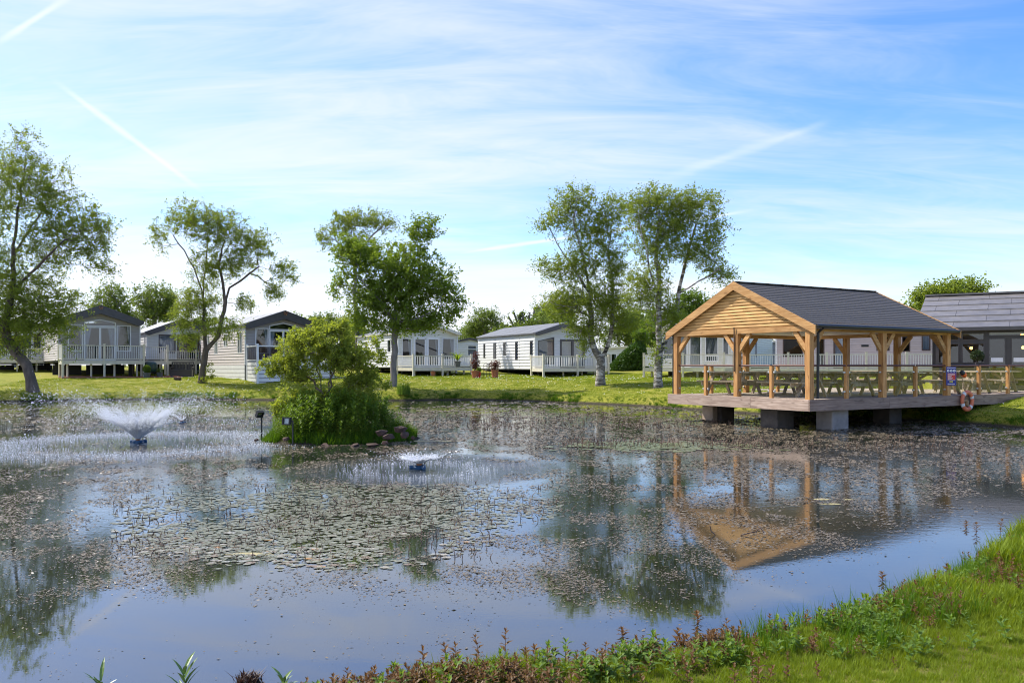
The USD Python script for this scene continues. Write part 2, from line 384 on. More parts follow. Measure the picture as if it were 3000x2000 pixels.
ISL = np.array([-4.25, 20.9])


def isl(x, y):
    """Island radius coordinate: 1 on its waterline."""
    dx, dy = (np.asarray(x) - ISL[0]) / 1.8, (np.asarray(y) - ISL[1]) / 1.5
    a = np.arctan2(dy, dx)
    return np.hypot(dx, dy) / (1 + 0.07 * np.sin(3 * a + 1) + 0.05 * np.sin(5 * a))


def ground(x, y):
    x, y = np.asarray(x, float), np.asarray(y, float)
    d = shore(x, y)
    near = sstep(16, 10, y) * sstep(14, 8, np.abs(x))
    far = 0.24 * sstep(0, 0.35, d) + 0.76 * np.clip(d / 5.5, 0, 1) ** 0.8 + 0.5 * sstep(6, 24, d)
    close = 0.07 * sstep(0, 0.25, d) + 0.22 * sstep(0.2, 4.0, d)
    land = far * (1 - near) + close * near
    p = np.stack([x * 0.35, y * 0.35, np.zeros_like(x)], -1)
    q = np.stack([x * 1.7, y * 1.7, np.full_like(x, 3.3)], -1)
    land = land + sstep(0.1, 1.5, d) * ((meshkit.fbm(p, 3, 5) - 0.5) * 0.16 + (meshkit.noise(q, 9) - 0.5) * 0.035)
    lx, ly = (x - 8.07) * 0.86 + (y - 23.15) * 0.51, (y - 23.15) * 0.86 - (x - 8.07) * 0.51
    mk = sstep(-1.5, 0.3, lx) * sstep(19, 17.5, lx) * sstep(-0.15, 0.8, ly) * sstep(9.5, 8.5, ly)
    land = np.where(mk > 0, land * (1 - mk) + np.minimum(land, 0.5) * mk, land)
    sea = -0.55 * sstep(0, -1.3, d) - 0.015
    z = np.where(d > 0, land, sea)
    r = isl(x, y)
    hill = 0.42 * (1 - np.clip(r, 0, 1.6) ** 2.2) + 0.08 * (meshkit.noise(np.stack([x * 3, y * 3, np.zeros_like(x)], -1), 2) - 0.5)
    return np.where(r < 1.5, np.maximum(z, hill), z)


def hit(px, py, lo=3.0, hi=140.0):
    """Where the sight line of a pixel of the photograph meets the ground."""
    Y = np.linspace(lo, hi, 4000)
    P = np.stack([(px - CX) / F * Y, Y, EYE - (py - HY) / F * Y], -1)
    below = np.nonzero(P[:, 2] <= ground(P[:, 0], P[:, 1]))[0]
    return P[below[0]] if len(below) else P[-1]


def gz(x, y):
    return float(ground(np.array([x]), np.array([y]))[0])


def axis_points(parts):
    out = []
    for a, b, s in parts:
        out.append(np.arange(a, b, s))
    return np.concatenate(out + [[parts[-1][1]]])


xs = axis_points([(-600, -140, 60), (-140, -60, 10), (-60, -34, 2), (-34, -8, 0.5), (-8, -2.5, 0.3), (-2.5, 8, 0.16), (8, 20, 0.4), (20, 40, 2), (40, 140, 10), (140, 600, 60)])
ys = axis_points([(-40, -4, 6), (-4, 4, 0.8), (4, 12, 0.16), (12, 19, 0.5), (19, 23, 0.2), (23, 50, 0.35), (50, 75, 1.2), (75, 140, 8), (140, 700, 60)])
gx, gy = np.meshgrid(xs, ys, indexing='ij')
gzv = ground(gx, gy)
ni, nj = gx.shape
ii, jj = np.meshgrid(np.arange(ni - 1), np.arange(nj - 1), indexing='ij')
gq = np.stack([ii * nj + jj, (ii + 1) * nj + jj, (ii + 1) * nj + jj + 1, ii * nj + jj + 1], -1).reshape(-1, 4)
grass_m = usdkit.material(stage, '/World/Looks/lawn', {
    "g": ("geometry", {}), "n1": ("noise_texture", {"scale": 0.55, "detail": 7.0, "roughness": 0.70}), "n2": ("noise_texture", {"scale": 9.0, "detail": 5.0, "roughness": 0.7}),
    "r1": ("rgb_ramp", {"ramp": [(0.28, (0.185, 0.225, 0.020)), (0.5, (0.285, 0.285, 0.034)), (0.68, (0.36, 0.32, 0.085)), (0.80, (0.32, 0.235, 0.10))]}),
    "r2": ("rgb_ramp", {"ramp": [(0.3, (0.45, 0.5, 0.4)), (0.65, (1.12, 1.1, 1.0))]}), "mx": ("mix_color", {"blend_type": "multiply", "fac": 0.85, "use_clamp": False}),
    "sp": ("separate_xyz", {}), "mz": ("map_range", {"from_min": 0.04, "from_max": 0.13, "clamp": True}), "mud": ("mix_color", {"a": (0.05, 0.042, 0.028)}),
    "n3": ("noise_texture", {"scale": 26.0, "detail": 4.0, "roughness": 0.7}), "bp": ("bump", {"strength": 0.9, "distance": 0.05}),
    "p": ("principled_bsdf", {"roughness": 0.85, "specular_ior_level": 0.15})},
    [("g.position", "n1.vector"), ("g.position", "n2.vector"), ("g.position", "n3.vector"), ("n1.fac", "r1.fac"), ("n2.fac", "r2.fac"), ("r1.color", "mx.a"), ("r2.color", "mx.b"), ("g.position", "sp.vector"), ("sp.z", "mz.value"),
     ("mz.result", "mud.fac"), ("mx.result", "mud.b"), ("mud.result", "p.base_color"), ("n3.fac", "bp.height"), ("bp.normal", "p.normal")], surface="p.BSDF")
obj('ground', (np.stack([gx, gy, gzv], -1).reshape(-1, 3), gq), grass_m, smooth=True, kind='structure', label='sunlit mown grass ground around the pond and under the caravans')

# water: a dark pond whose ripples grow towards the fountains
F1, F2, F3 = np.array([-8.72, 19.9]), np.array([-1.62, 14.9]), np.array([-10.3, 26.6])
wn = {"g": ("geometry", {}), "mp": ("mapping", {"scale": (1.0, 1.7, 1.0)}), "n1": ("noise_texture", {"scale": 5.5, "detail": 3.0, "roughness": 0.55}), "n2": ("noise_texture", {"scale": 22.0, "detail": 3.0, "roughness": 0.6}),
      "n0": ("noise_texture", {"scale": 0.30, "detail": 2.0}), "r0": ("map_range", {"range_type": "smoothstep", "from_min": 0.40, "from_max": 0.62, "to_min": 0.35, "to_max": 1.0, "clamp": True}),
      "h": ("math", {"math_type": "multiply_add", "value2": 0.30}), "bp": ("bump", {"distance": 0.013}), "sy": ("separate_xyz", {}),
      "dy": ("map_range", {"range_type": "smoothstep", "from_min": 6.5, "from_max": 13.0, "to_min": 0.02, "to_max": 0.14, "clamp": True}), "st": ("math", {"math_type": "multiply"}),
      "p": ("principled_bsdf", {"base_color": (0.060, 0.066, 0.060), "roughness": 0.02, "ior": 2.45, "specular_ior_level": 0.5}),
      "cn": ("noise_texture", {"scale": 0.5, "detail": 3.0}), "cr": ("rgb_ramp", {"ramp": [(0.35, (0.010, 0.012, 0.008)), (0.65, (0.020, 0.022, 0.017))]})}
wl = [("g.position", "mp.vector"), ("mp.vector", "n1.vector"), ("mp.vector", "n2.vector"), ("g.position", "n0.vector"), ("n0.fac", "r0.value"), ("n2.fac", "h.value1"), ("n1.fac", "h.value3"), ("h.value", "bp.height"), ("g.position", "sy.vector"), ("sy.y", "dy.value"),
      ("dy.result", "st.value1"), ("r0.result", "st.value2"), ("bp.normal", "p.normal"), ("g.position", "cn.vector"), ("cn.fac", "cr.fac"), ("cr.color", "p.base_color")]
last = "st.value"
for k, (f, rad) in enumerate(((F1, 4.2), (F2, 2.1), (F3, 3.0))):
    wn |= {f"v{k}": ("vector_math", {"math_type": "distance", "vector2": (f[0], f[1], 0.0)}), f"m{k}": ("map_range", {"range_type": "smoothstep", "from_min": rad * 1.25, "from_max": rad * 0.8, "to_min": 0.0, "to_max": 1.6, "clamp": True}), f"x{k}": ("math", {"math_type": "add"})}
    wl += [("g.position", f"v{k}.vector1"), (f"v{k}.value", f"m{k}.value"), (last, f"x{k}.value1"), (f"m{k}.result", f"x{k}.value2")]
    last = f"x{k}.value"
wl.append((last, "bp.strength"))
water_m = usdkit.material(stage, '/World/Looks/water', wn, wl, surface="p.BSDF")
wv, wf = trimesh.creation.triangulate_polygon(POLY.buffer(0.7), engine='earcut')
obj('water', (np.c_[wv, np.zeros(len(wv))], wf), water_m, kind='structure', label='dark rippled pond water reflecting trees, pavilion and sky')

# ------------------------------------------------------------------ grass
rng = np.random.default_rng(7)


def blades(n, rad, h, w, lean, seed):
    """A tuft of bent, tapering blades."""
    r = np.random.default_rng(seed)
    a, R = r.uniform(0, 2 * np.pi, n), rad * np.sqrt(r.uniform(0, 1, n))
    base = np.stack([R * np.cos(a), R * np.sin(a), np.zeros(n)], 1)
    d = r.uniform(0, 2 * np.pi, n)
    dirv = np.stack([np.cos(d), np.sin(d), np.zeros(n)], 1)
    H = h * r.uniform(0.45, 1.0, n)[:, None]
    L = lean * r.uniform(0.2, 1.0, n)[:, None] * H
    side = np.stack([-np.sin(d + r.normal(0, 0.7, n)), np.cos(d), np.zeros(n)], 1) * (w * r.uniform(0.6, 1.2, n))[:, None] / 2
    up = np.array([0, 0, 1.0])
    p1, p2 = base + up * H * 0.5 + dirv * L * 0.28, base + up * H * 0.95 + dirv * L
    v = np.stack([base - side, base + side, p1 - side * 0.8, p1 + side * 0.8, p2], 1).reshape(-1, 3)
    k = np.arange(n)[:, None] * 5
    f = np.vstack([k + [0, 1, 3], k + [0, 3, 2], k + [2, 3, 4]])
    return v, f


blade_m = leaf_mat('grass_blade', [(0.175, 0.235, 0.022), (0.245, 0.30, 0.032), (0.315, 0.34, 0.046), (0.40, 0.38, 0.11)], 0.35, 0.6, spec=0.12)
lush_m = leaf_mat('lush_blade', [(0.075, 0.155, 0.014), (0.115, 0.21, 0.02), (0.165, 0.25, 0.03)], 0.38, 0.55, spec=0.15)


def instancer(name, protos, mat, pos, which, scale, rot, label=None, parent='/World', cat=None):
    pi = UsdGeom.PointInstancer.Define(stage, fresh(parent, name))
    base = str(pi.GetPath())
    paths = []
    for k, m in enumerate(protos):
        q = usdkit.mesh(stage, f'{base}/tuft_{k:03d}', m, mat)
        paths.append(q.GetPath())
    pi.CreatePrototypesRel().SetTargets(paths)
    pi.CreatePositionsAttr(Vt.Vec3fArray.FromNumpy(np.asarray(pos, np.float32)))
    pi.CreateProtoIndicesAttr(Vt.IntArray.FromNumpy(np.asarray(which, np.int32)))
    pi.CreateScalesAttr(Vt.Vec3fArray.FromNumpy(np.repeat(np.asarray(scale, np.float32)[:, None], 3, 1)))
    q = np.zeros((len(pos), 4))
    q[:, 0], q[:, 3] = np.cos(rot / 2), np.sin(rot / 2)
    pi.CreateOrientationsAttr(Vt.QuathArray([Gf.Quath(float(a), 0, 0, float(b)) for a, b in zip(q[:, 0], q[:, 3])]))
    return tag(pi, label, cat, kind='stuff')


# near bank: dense, uneven, longer at the water's edge
n = 70000
px, py = rng.uniform(-2.0, 8.5, n), rng.uniform(4.0, 12.0, n)
d = shore(px, py)
ok = (d > -0.05) & (d < 6) & (np.abs(px) < 0.62 * py + 1.4) & (rng.uniform(0, 1, n) < np.clip(1.25 - py * 0.05, 0.4, 1))
px, py, d = px[ok], py[ok], d[ok]
patch = meshkit.fbm(np.stack([px * 1.1, py * 1.1, np.zeros_like(px)], -1), 3, 4)
mintz = sstep(2.6, 1.6, px) * sstep(1.1, 0.5, d)
hs = np.clip(0.44 + 0.85 * sstep(1.2, 0.1, d) * (0.2 + 1.3 * sstep(0.44, 0.64, patch)) * (1 - 0.75 * mintz) + 0.45 * sstep(0.55, 0.7, patch) * sstep(2.5, 1.0, d), 0.34, 1.9) * rng.uniform(0.7, 1.25, len(px))
pos = np.stack([px, py, ground(px, py) - 0.006], -1)
instancer('bank_grass', [blades(34, 0.07, 0.115, 0.0055, 0.75, 10 + k) for k in range(6)], blade_m, pos, rng.integers(0, 6, len(px)), hs, rng.uniform(0, 6.28, len(px)), 'uneven green grass blades covering the near bank at lower right')
# tall lush blades leaning over the near waterline
n = 2300
px, py = rng.uniform(0.4, 7, n), rng.uniform(5.0, 10.5, n)
d = shore(px, py)
pt = meshkit.noise(np.stack([px * 2.2, py * 2.2, np.zeros_like(px)], -1), 21)
ok = (d > -0.04) & (d < 0.75) & (pt > 0.52)
px, py = px[ok], py[ok]
instancer('tall_grass', [blades(16, 0.05, 0.30, 0.006, 0.55, 40 + k) for k in range(5)], lush_m, np.stack([px, py, ground(px, py) - 0.01], -1), rng.integers(0, 5, len(px)), rng.uniform(0.45, 0.95, len(px)), rng.uniform(0, 6.28, len(px)),
          'tall lush grass tufts leaning over the near waterline')
# fringe along the far banks
t = rng.uniform(0, 1, 15000)
L = np.r_[0, np.cumsum(np.linalg.norm(RSEG[:, 1] - RSEG[:, 0], axis=1))]
k = np.clip(np.searchsorted(L, t * L[-1]) - 1, 0, len(RSEG) - 1)
w = (t * L[-1] - L[k]) / (L[k + 1] - L[k])
p = RSEG[k, 0] + w[:, None] * (RSEG[k, 1] - RSEG[k, 0])
p = p + rng.normal(0, 0.16, p.shape)
d = shore(p[:, 0], p[:, 1])
ok = (d > 0.06) & (d < 0.7) & (p[:, 1] > 19)
p = p[ok]
pt = meshkit.fbm(np.stack([p[:, 0] * 0.8, p[:, 1] * 0.8, np.zeros(len(p))], -1), 3, 8)
instancer('far_bank_grass', [blades(26, 0.14, 0.22, 0.016, 0.8, 60 + k) for k in range(5)], lush_m, np.c_[p, ground(p[:, 0], p[:, 1]) - 0.02], rng.integers(0, 5, len(p)), 0.35 + 0.75 * sstep(0.40, 0.72, pt) * rng.uniform(0.4, 1, len(p)), rng.uniform(0, 6.28, len(p)),
          'longer grass fringe hanging over the far bank of the pond')
# short tufts over the far lawn, so that the mown surface is not flat
n = 42000
X, Y = rng.uniform(-27, 18, n), rng.uniform(23, 60, n)
d = shore(X, Y)
ok = (d > 0.4) & (d < 15) & (np.abs(X) < 0.62 * Y)
X, Y = X[ok], Y[ok]
instancer('lawn_grass', [blades(22, 0.24, 0.038, 0.03, 1.6, 80 + k) for k in range(4)], blade_m, np.c_[X, Y, ground(X, Y) - 0.004], rng.integers(0, 4, len(X)), rng.uniform(0.5, 1.3, len(X)), rng.uniform(0, 6.28, len(X)), 'short mown grass of the lawn beyond the pond')

# daisies dotted over the lawns
n = 2600
X, Y = rng.uniform(-26, 17, n), 6 + 50 * rng.uniform(0, 1, n) ** 0.8
ok = (shore(X, Y) > 0.8) & (shore(X, Y) < 12) & (np.abs(X) < 0.62 * Y)
X, Y = X[ok], Y[ok]
an = np.linspace(0, 2 * np.pi, 7)[:-1]
R = 0.009 + 0.00035 * Y
v = np.stack([X[:, None] + R[:, None] * np.cos(an), Y[:, None] + R[:, None] * np.sin(an), ground(X, Y)[:, None] + 0.055 + 0.3 * R[:, None] * np.sin(an)], -1).reshape(-1, 3)
k = np.arange(len(X))[:, None] * 6
obj('daisies', (v, np.vstack([k + [0, 1, 2], k + [0, 2, 3], k + [0, 3, 4], k + [0, 4, 5]])), M['sign_white'], kind='stuff', label='tiny white daisies dotted over the lawns')

# ------------------------------------------------------------------ caravans
def clad(poly, pitch, M, depth=0.034, base=0.0):
    """Lapped boards over a wall polygon: each leans out towards its lower edge."""
    out = MB()
    x0, y0, x1, y1 = poly.bounds
    z = y0
    while z < y1 - 1e-6:
        top = min(z + pitch, y1)
        band = poly.intersection(sbox(x0 - 1, z + 0.003, x1 + 1, top))
        for p in polys(band):
            m = trimesh.creation.extrude_polygon(p, 1.0, engine='earcut')
            v = m.vertices.copy()
            outer = v[:, 2] > 0.5
            v[:, 2] = np.where(outer, base + 0.008 + depth * (z + pitch - v[:, 1]) / pitch, base)
            out.add(v, m.faces)
        z += pitch
    return out.move(M)


def window(parent, rect, M, frame, fill='dark', name='window', fw=0.055, bars=(), recess=0.0, z=None):
    """A framed window: frame as the part; pane and what hangs behind it as its pieces. rect: polygon or (s0, s1, t0, t1)."""
    p = rect if hasattr(rect, 'area') else sbox(rect[0], rect[2], rect[1], rect[3])
    inner = p.buffer(-fw, join_style=2)
    fr = p.difference(inner)
    x0, y0, x1, y1 = p.bounds
    for b in bars:
        fr = fr.union(sbox(b[0], b[2], b[1], b[3]).intersection(p))
    fm = extrude(fr, 0.075, M, -0.035)
    w = obj(name, fm, frame, parent)
    obj('pane', extrude(inner, 0.008, M, -0.005), M_['pane'], w)
    if fill in ('curtain', 'blind', 'net'):
        mb = MB()
        if fill == 'curtain':
            W = x1 - x0
            spans = [(x0 + 0.02, x0 + 0.25 * W), (x1 - 0.25 * W, x1 - 0.02)]
        else:
            spans = [(x0 + 0.02, x1 - 0.02)]
        for a, b in spans:
            k = max(int((b - a) / 0.045), 3)
            u = np.linspace(a, b, k)
            e = -0.16 + 0.022 * np.where(np.arange(k) % 2, 1, -1)
            t1 = np.array([inner.intersection(sbox(q - 0.01, y0 - 1, q + 0.01, y1 + 1)).bounds[3] if inner.intersects(sbox(q - 0.01, y0, q + 0.01, y1)) else y1 for q in np.clip(u, inner.bounds[0] + 0.01, inner.bounds[2] - 0.01)])
            pull = np.zeros(k)
            lo = np.stack([u, np.full(k, y0 + 0.02), e], 1)
            hi = np.stack([u, t1, e], 1)
            if fill == 'curtain':
                mid = (y0 + 0.3 * (y1 - y0))
                side = a if a == spans[0][0] else b
                um = side + (u - side) * 0.45
                mi = np.stack([um, np.full(k, mid), e], 1)
                lo[:, 0] = side + (u - side) * 0.6
                rows = [lo, mi, hi]
            else:
                rows = [lo, hi]
            v = np.vstack(rows)
            f = [[r * k + i, r * k + i + 1, (r + 1) * k + i + 1, (r + 1) * k + i] for r in range(len(rows) - 1) for i in range(k - 1)]
            mb.add(v, f)
        obj('blind' if fill == 'blind' else 'curtain', mb.move(M), M_['blind' if fill == 'blind' else 'curtain'], w)
    return w


M_ = M


def caravan(name, label, org, th, W, L, zf, he, ha, wall, front, side, trim, roofm, fascia_h, over=0.35, pitch=0.16, front_wall=None, right=(), gable_open=(), group='static caravans beyond the pond', courses=0.0, skirt=None, post_trim=None, right_wall=None):
    """A gabled holiday caravan. Local frame: x along the gable front, y backwards, z up; zf floor, he eaves, ha apex (heights in the world)."""
    g = min(gz(*org), zf - 0.2)
    t = thing(name, label, 'caravan', (org[0], org[1], g), th, group)
    f, e, a = zf - g, he - g, ha - g
    ML, MR = face_left(L), face_right(W)
    fp = Polygon([(0, f), (W, f), (W, e), (W / 2, a), (0, e)])
    lp = sbox(0, f, L, e)

    def openings(lst, L0=None):
        out = []
        for o in lst:
            r = o[0]
            out.append(r if hasattr(r, 'area') else sbox(r[0], r[2], r[1], r[3]))
        return out
    fo, so, ro = openings(front), openings(side), openings(right)
    cut = lambda p, os: p.difference(shapely.union_all(os)) if os else p
    fw, lw, rw = cut(fp, fo), cut(lp, so), cut(lp, ro)
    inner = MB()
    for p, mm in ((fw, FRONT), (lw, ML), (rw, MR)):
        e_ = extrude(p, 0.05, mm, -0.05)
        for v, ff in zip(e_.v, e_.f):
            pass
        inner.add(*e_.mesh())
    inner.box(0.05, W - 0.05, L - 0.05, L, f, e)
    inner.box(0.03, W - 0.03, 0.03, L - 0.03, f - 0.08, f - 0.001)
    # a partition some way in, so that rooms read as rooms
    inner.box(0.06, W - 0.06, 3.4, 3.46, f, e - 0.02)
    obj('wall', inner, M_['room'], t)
    obj('front_cladding', clad(fw, pitch, FRONT), front_wall or wall, t, kind='stuff')
    obj('side_cladding', clad(lw, pitch, ML), wall, t, kind='stuff')
    obj('side_cladding', clad(rw, pitch, MR), right_wall or wall, t, kind='stuff')
    for lst, mm in ((front, FRONT), (side, ML), (right, MR)):
        for o in lst:
            kw = dict(o[3]) if len(o) > 3 else {}
            window(t, o[0], mm, o[2], o[1], **kw)
    for x, y in ((0, 0), (W, 0)):
        obj('corner_trim', MB().box(x - 0.035, x + 0.035, y - 0.035, y + 0.03, f, e - 0.02), post_trim or M_['white'], t)
    # roof slabs with a thin edge
    dz, run = a - e, W / 2 + 0.14
    sl = dz / (W / 2)
    roof = MB()
    for sgn in (-1, 1):
        xe, ze = W / 2 + sgn * run, a - sl * run
        rows = max(int(courses), 1)
        for r in range(rows):
            u0, u1 = r / rows, (r + 1) / rows
            lift = 0.018 if courses else 0.0
            x_0, x_1 = W / 2 + sgn * run * u0, W / 2 + sgn * run * u1
            z_0, z_1 = a - sl * run * u0 + 0.05, a - sl * run * u1 + 0.05 + lift
            v = [[x, y, z + dzz] for dzz in (0, -0.05) for x, z in ((x_0, z_0), (x_1, z_1)) for y in (-over + 0.02, L + 0.1)]
            roof.add(v, BOXF if sgn > 0 else BOXF[:, ::-1])
    obj('roof', roof, roofm, t)
    fas = MB()
    for sgn in (-1, 1):
        q = Polygon([(W / 2, a + 0.075), (W / 2 + sgn * (run + 0.03), a - sl * (run + 0.03) + 0.075), (W / 2 + sgn * (run + 0.03), a - sl * (run + 0.03) + 0.02 - 0.5 * fascia_h * 0.5), (W / 2 + sgn * (run - 0.25), a - sl * (run - 0.25) - fascia_h * 0.75), (W / 2, a - fascia_h)])
        x_ = extrude(q, over, FRONT, 0.03)
        fas.add(*x_.mesh())
    obj('gable_fascia', fas, trim, t)
    for x in (-0.15, W + 0.08):
        obj('gutter', MB().box(x, x + 0.07, 0.0, L, a - sl * run - 0.06, a - sl * run + 0.03), trim, t)
    for y in (0.25, L * 0.5, L - 0.4):
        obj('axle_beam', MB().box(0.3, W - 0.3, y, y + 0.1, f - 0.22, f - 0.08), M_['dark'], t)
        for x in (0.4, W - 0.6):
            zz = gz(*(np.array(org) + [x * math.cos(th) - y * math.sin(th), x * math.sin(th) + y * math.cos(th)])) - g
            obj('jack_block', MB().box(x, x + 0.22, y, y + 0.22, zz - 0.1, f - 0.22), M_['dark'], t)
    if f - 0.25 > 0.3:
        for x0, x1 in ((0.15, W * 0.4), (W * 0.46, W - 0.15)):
            obj('back_skirt', MB().box(x0, x1, min(L * 0.6, 4.5), min(L * 0.6, 4.5) + 0.05, -0.1, f - 0.26), M_['dark'], t)  # added dark panels standing in for the shade under the floor
    return t


def local(org, th, x, y):
    return np.array([org[0] + x * math.cos(th) - y * math.sin(th), org[1] + x * math.sin(th) + y * math.cos(th)])


def veranda(name, label, org, th, zd, zr, runs, floor, col=None, bal=None, under=True, gap=0.125, fascia=0.2, group='raised decks with pale balustrades'):
    """A raised deck: posts down to the ground, rails, balusters, fascia boards and floor. runs: lists of local post points."""
    col, bal = col or M_['cream'], bal or M_['white']
    g = gz(*local(org, th, *runs[0][0]))
    t = thing(name, label, 'veranda', (org[0], org[1], g), th, group)
    d, r = zd - g, zr - g
    for run in runs:
        seen = set()
        for q in run:
            if q in seen:
                continue
            seen.add(q)
            zz = gz(*local(org, th, *q)) - g - 0.06
            mb = MB().box(q[0] - 0.055, q[0] + 0.055, q[1] - 0.055, q[1] + 0.055, zz, r + 0.10)
            mb.box(q[0] - 0.068, q[0] + 0.068, q[1] - 0.068, q[1] + 0.068, r + 0.10, r + 0.125)
            obj('post', mb, col, t)
        for a, b in zip(run[:-1], run[1:]):
            a, b = np.array(a), np.array(b)
            L = np.linalg.norm(b - a)
            u = (b - a) / L
            p, q = a + u * 0.056, b - u * 0.056
            z3 = lambda p_, z_: np.r_[p_, z_]
            obj('top_rail', MB().beam(z3(p, r), z3(q, r), 0.075, 0.05), col, t)
            obj('bottom_rail', MB().beam(z3(p, d + 0.09), z3(q, d + 0.09), 0.05, 0.055), col, t)
            nrm = np.array([u[1], -u[0]])
            obj('fascia', MB().beam(z3(p, d - 0.03 - fascia / 2), z3(q, d - 0.03 - fascia / 2), 0.035, fascia), col, t)
            k = max(int(L / gap), 2)
            for i in range(1, k):
                c = p + (q - p) * i / k
                obj('baluster', MB().beam(z3(c, d + 0.115), z3(c, r - 0.024), 0.038, 0.03, (u[0], u[1], 0)), bal, t)
    fl = MB()
    for (x0, x1, y0, y1) in floor:
        y = y0
        while y < y1 - 0.02:
            fl.box(x0, x1, y, min(y + 0.137, y1), d - 0.03, d)
            y += 0.143
    obj('deck_boards', fl, col, t, kind='stuff')
    if under:
        for (x0, x1, y0, y1) in floor:
            for x in np.linspace(x0 + 0.3, x1 - 0.3, max(int((x1 - x0) / 1.3) + 1, 2)):
                for y in np.linspace(y0 + 0.5, y1 - 0.3, max(int((y1 - y0) / 1.5), 1)):
                    zz = gz(*local(org, th, x, y)) - g - 0.06
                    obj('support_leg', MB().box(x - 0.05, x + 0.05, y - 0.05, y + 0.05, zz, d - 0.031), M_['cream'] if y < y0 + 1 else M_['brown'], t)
    return t


R34 = math.radians(34)
WT, AN, BR = M['white'], M['anth'], M['brown']


def patio_front(f, W, top, kind='curtain', q=1.0):
    """Two side lights, a patio door with a bar, and a shallow-gabled light above."""
    m = W / 2
    return [((m - 1.62 * q, m - 0.86 * q, f + 0.52 * q, top), kind, WT), ((m + 0.86 * q, m + 1.62 * q, f + 0.52 * q, top), kind, WT),
            ((m - 0.82 * q, m + 0.82 * q, f + 0.02, top - 0.12), kind, WT, dict(name='patio_door', fw=0.08, bars=[(m - 0.06, m + 0.06, f, top)])),
            (Polygon([(m - 0.82 * q, top - 0.10), (m + 0.82 * q, top - 0.10), (m + 0.82 * q, top + 0.16), (m, top + 0.34), (m - 0.82 * q, top + 0.16)]), 'dark', WT, dict(name='gable_window'))]


# B: the caravan at left with the deck on tall posts
ob, W = (-27.5, 51.7), 4.62
g = min(gz(*ob), 2.10 - 0.2)
f = 2.10 - g
fB = patio_front(f, W, f + 2.22, 'curtain', 1.1)
sB = [((L0, L0 + w, f + a, f + 2.0), 'net', WT) for L0, w, a in ((8.8, 0.55, 0.9), (7.2, 0.55, 0.9), (5.5, 0.55, 1.1), (3.3, 0.9, 0.9))]
tB = caravan('holiday_caravan', 'taupe fronted caravan with patio doors and dark gable fascia above tall deck posts', ob, R34, W, 11.0, 2.10, 4.58, 5.45, M['clad_greige'], fB, sB, AN, M['tile'], 0.46, 0.42, 0.15, M['clad_taupe'])
cr = MB()
for a_, b_ in (((-.11, .09), (-.05, -.09)), ((-.05, -.09), (0, .05)), ((0, .05), (.05, -.09)), ((.05, -.09), (.11, .09)), ((-.11, .09), (-.03, .1)), ((.03, .1), (.11, .09))):
    cr.beam((W / 2 + a_[0], -0.475, 5.45 - g - 0.12 + a_[1]), (W / 2 + b_[0], -0.475, 5.45 - g - 0.12 + b_[1]), 0.02, 0.035, (0, 1, 0))
obj('crest', cr, M['crest'], tB)
veranda('veranda', 'pale deck on tall posts in front of the taupe caravan with patio doors', ob, R34, 2.10, 2.99, [[(0.05, -0.06), (0.05, -1.76), (2.29, -1.76), (4.52, -1.76), (4.72, 0.16), (6.32, 0.16)]], [(0.05, 4.52, -1.74, -0.05), (4.68, 6.27, 0.2, 4.4)])

# D: the second caravan with white skirting boards and glazed deck
od, W = (-15.6, 49.9), 4.52
g = min(gz(*od), 1.95 - 0.2)
f = 1.95 - g
fD = patio_front(f, W, f + 2.06, 'curtain', 1.04)
sD = [((10.0 - y0 - w, 10.0 - y0, f + a, f + 1.85), 'net', WT, dict(bars=[(10.0 - y0 - w / 2 - .03, 10.0 - y0 - w / 2 + .03, f, f + 3)])) for y0, w, a in ((0.5, 0.95, 0.55), (3.6, 0.8, 1.0), (5.8, 0.8, 0.55), (7.8, 0.8, 0.6))]
tD = caravan('holiday_caravan', 'taupe fronted caravan with long sunlit side wall above white skirting boards', od, R34, W, 10.0, 1.82, 4.21, 5.0, M['clad_greige'], fD, sD, AN, M['tile_pale'], 0.44, 0.40, 0.17, M['clad_taupe'], courses=9)
cr = MB()
for a_, b_ in (((-.11, .09), (-.05, -.09)), ((-.05, -.09), (0, .05)), ((0, .05), (.05, -.09)), ((.05, -.09), (.11, .09)), ((-.11, .09), (-.03, .1)), ((.03, .1), (.11, .09))):
    cr.beam((W / 2 + a_[0], -0.455, 5.0 - g - 0.12 + a_[1]), (W / 2 + b_[0], -0.455, 5.0 - g - 0.12 + b_[1]), 0.02, 0.035, (0, 1, 0))
obj('crest', cr, M['crest'], tD)
for k in range(5):          # skirting boards below the side wall
    z1 = 1.80 - g - k * 0.235
    obj('skirting_board', MB().box(-0.045, -0.015, 0.0, 10.0, z1 - 0.215, z1), WT, tD)
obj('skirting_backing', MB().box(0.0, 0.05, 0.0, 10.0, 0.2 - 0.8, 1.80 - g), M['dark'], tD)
g = gz(*local(od, R34, 0.07, -2.08))
tg = thing('glazed_veranda', 'white deck with smoked glass panels and slatted white skirt', 'veranda', (od[0], od[1], g), R34)
zd, zr = 2.0 - g, 2.90 - g
pts = [(0.07, -0.1), (0.07, -2.08), (1.56, -2.08), (3.07, -2.08), (4.58, -2.08)]
for q in pts:
    obj('post', MB().box(q[0] - 0.055, q[0] + 0.055, q[1] - 0.055, q[1] + 0.055, gz(*local(od, R34, *q)) - g - 0.1, zr + 0.13), WT, tg)
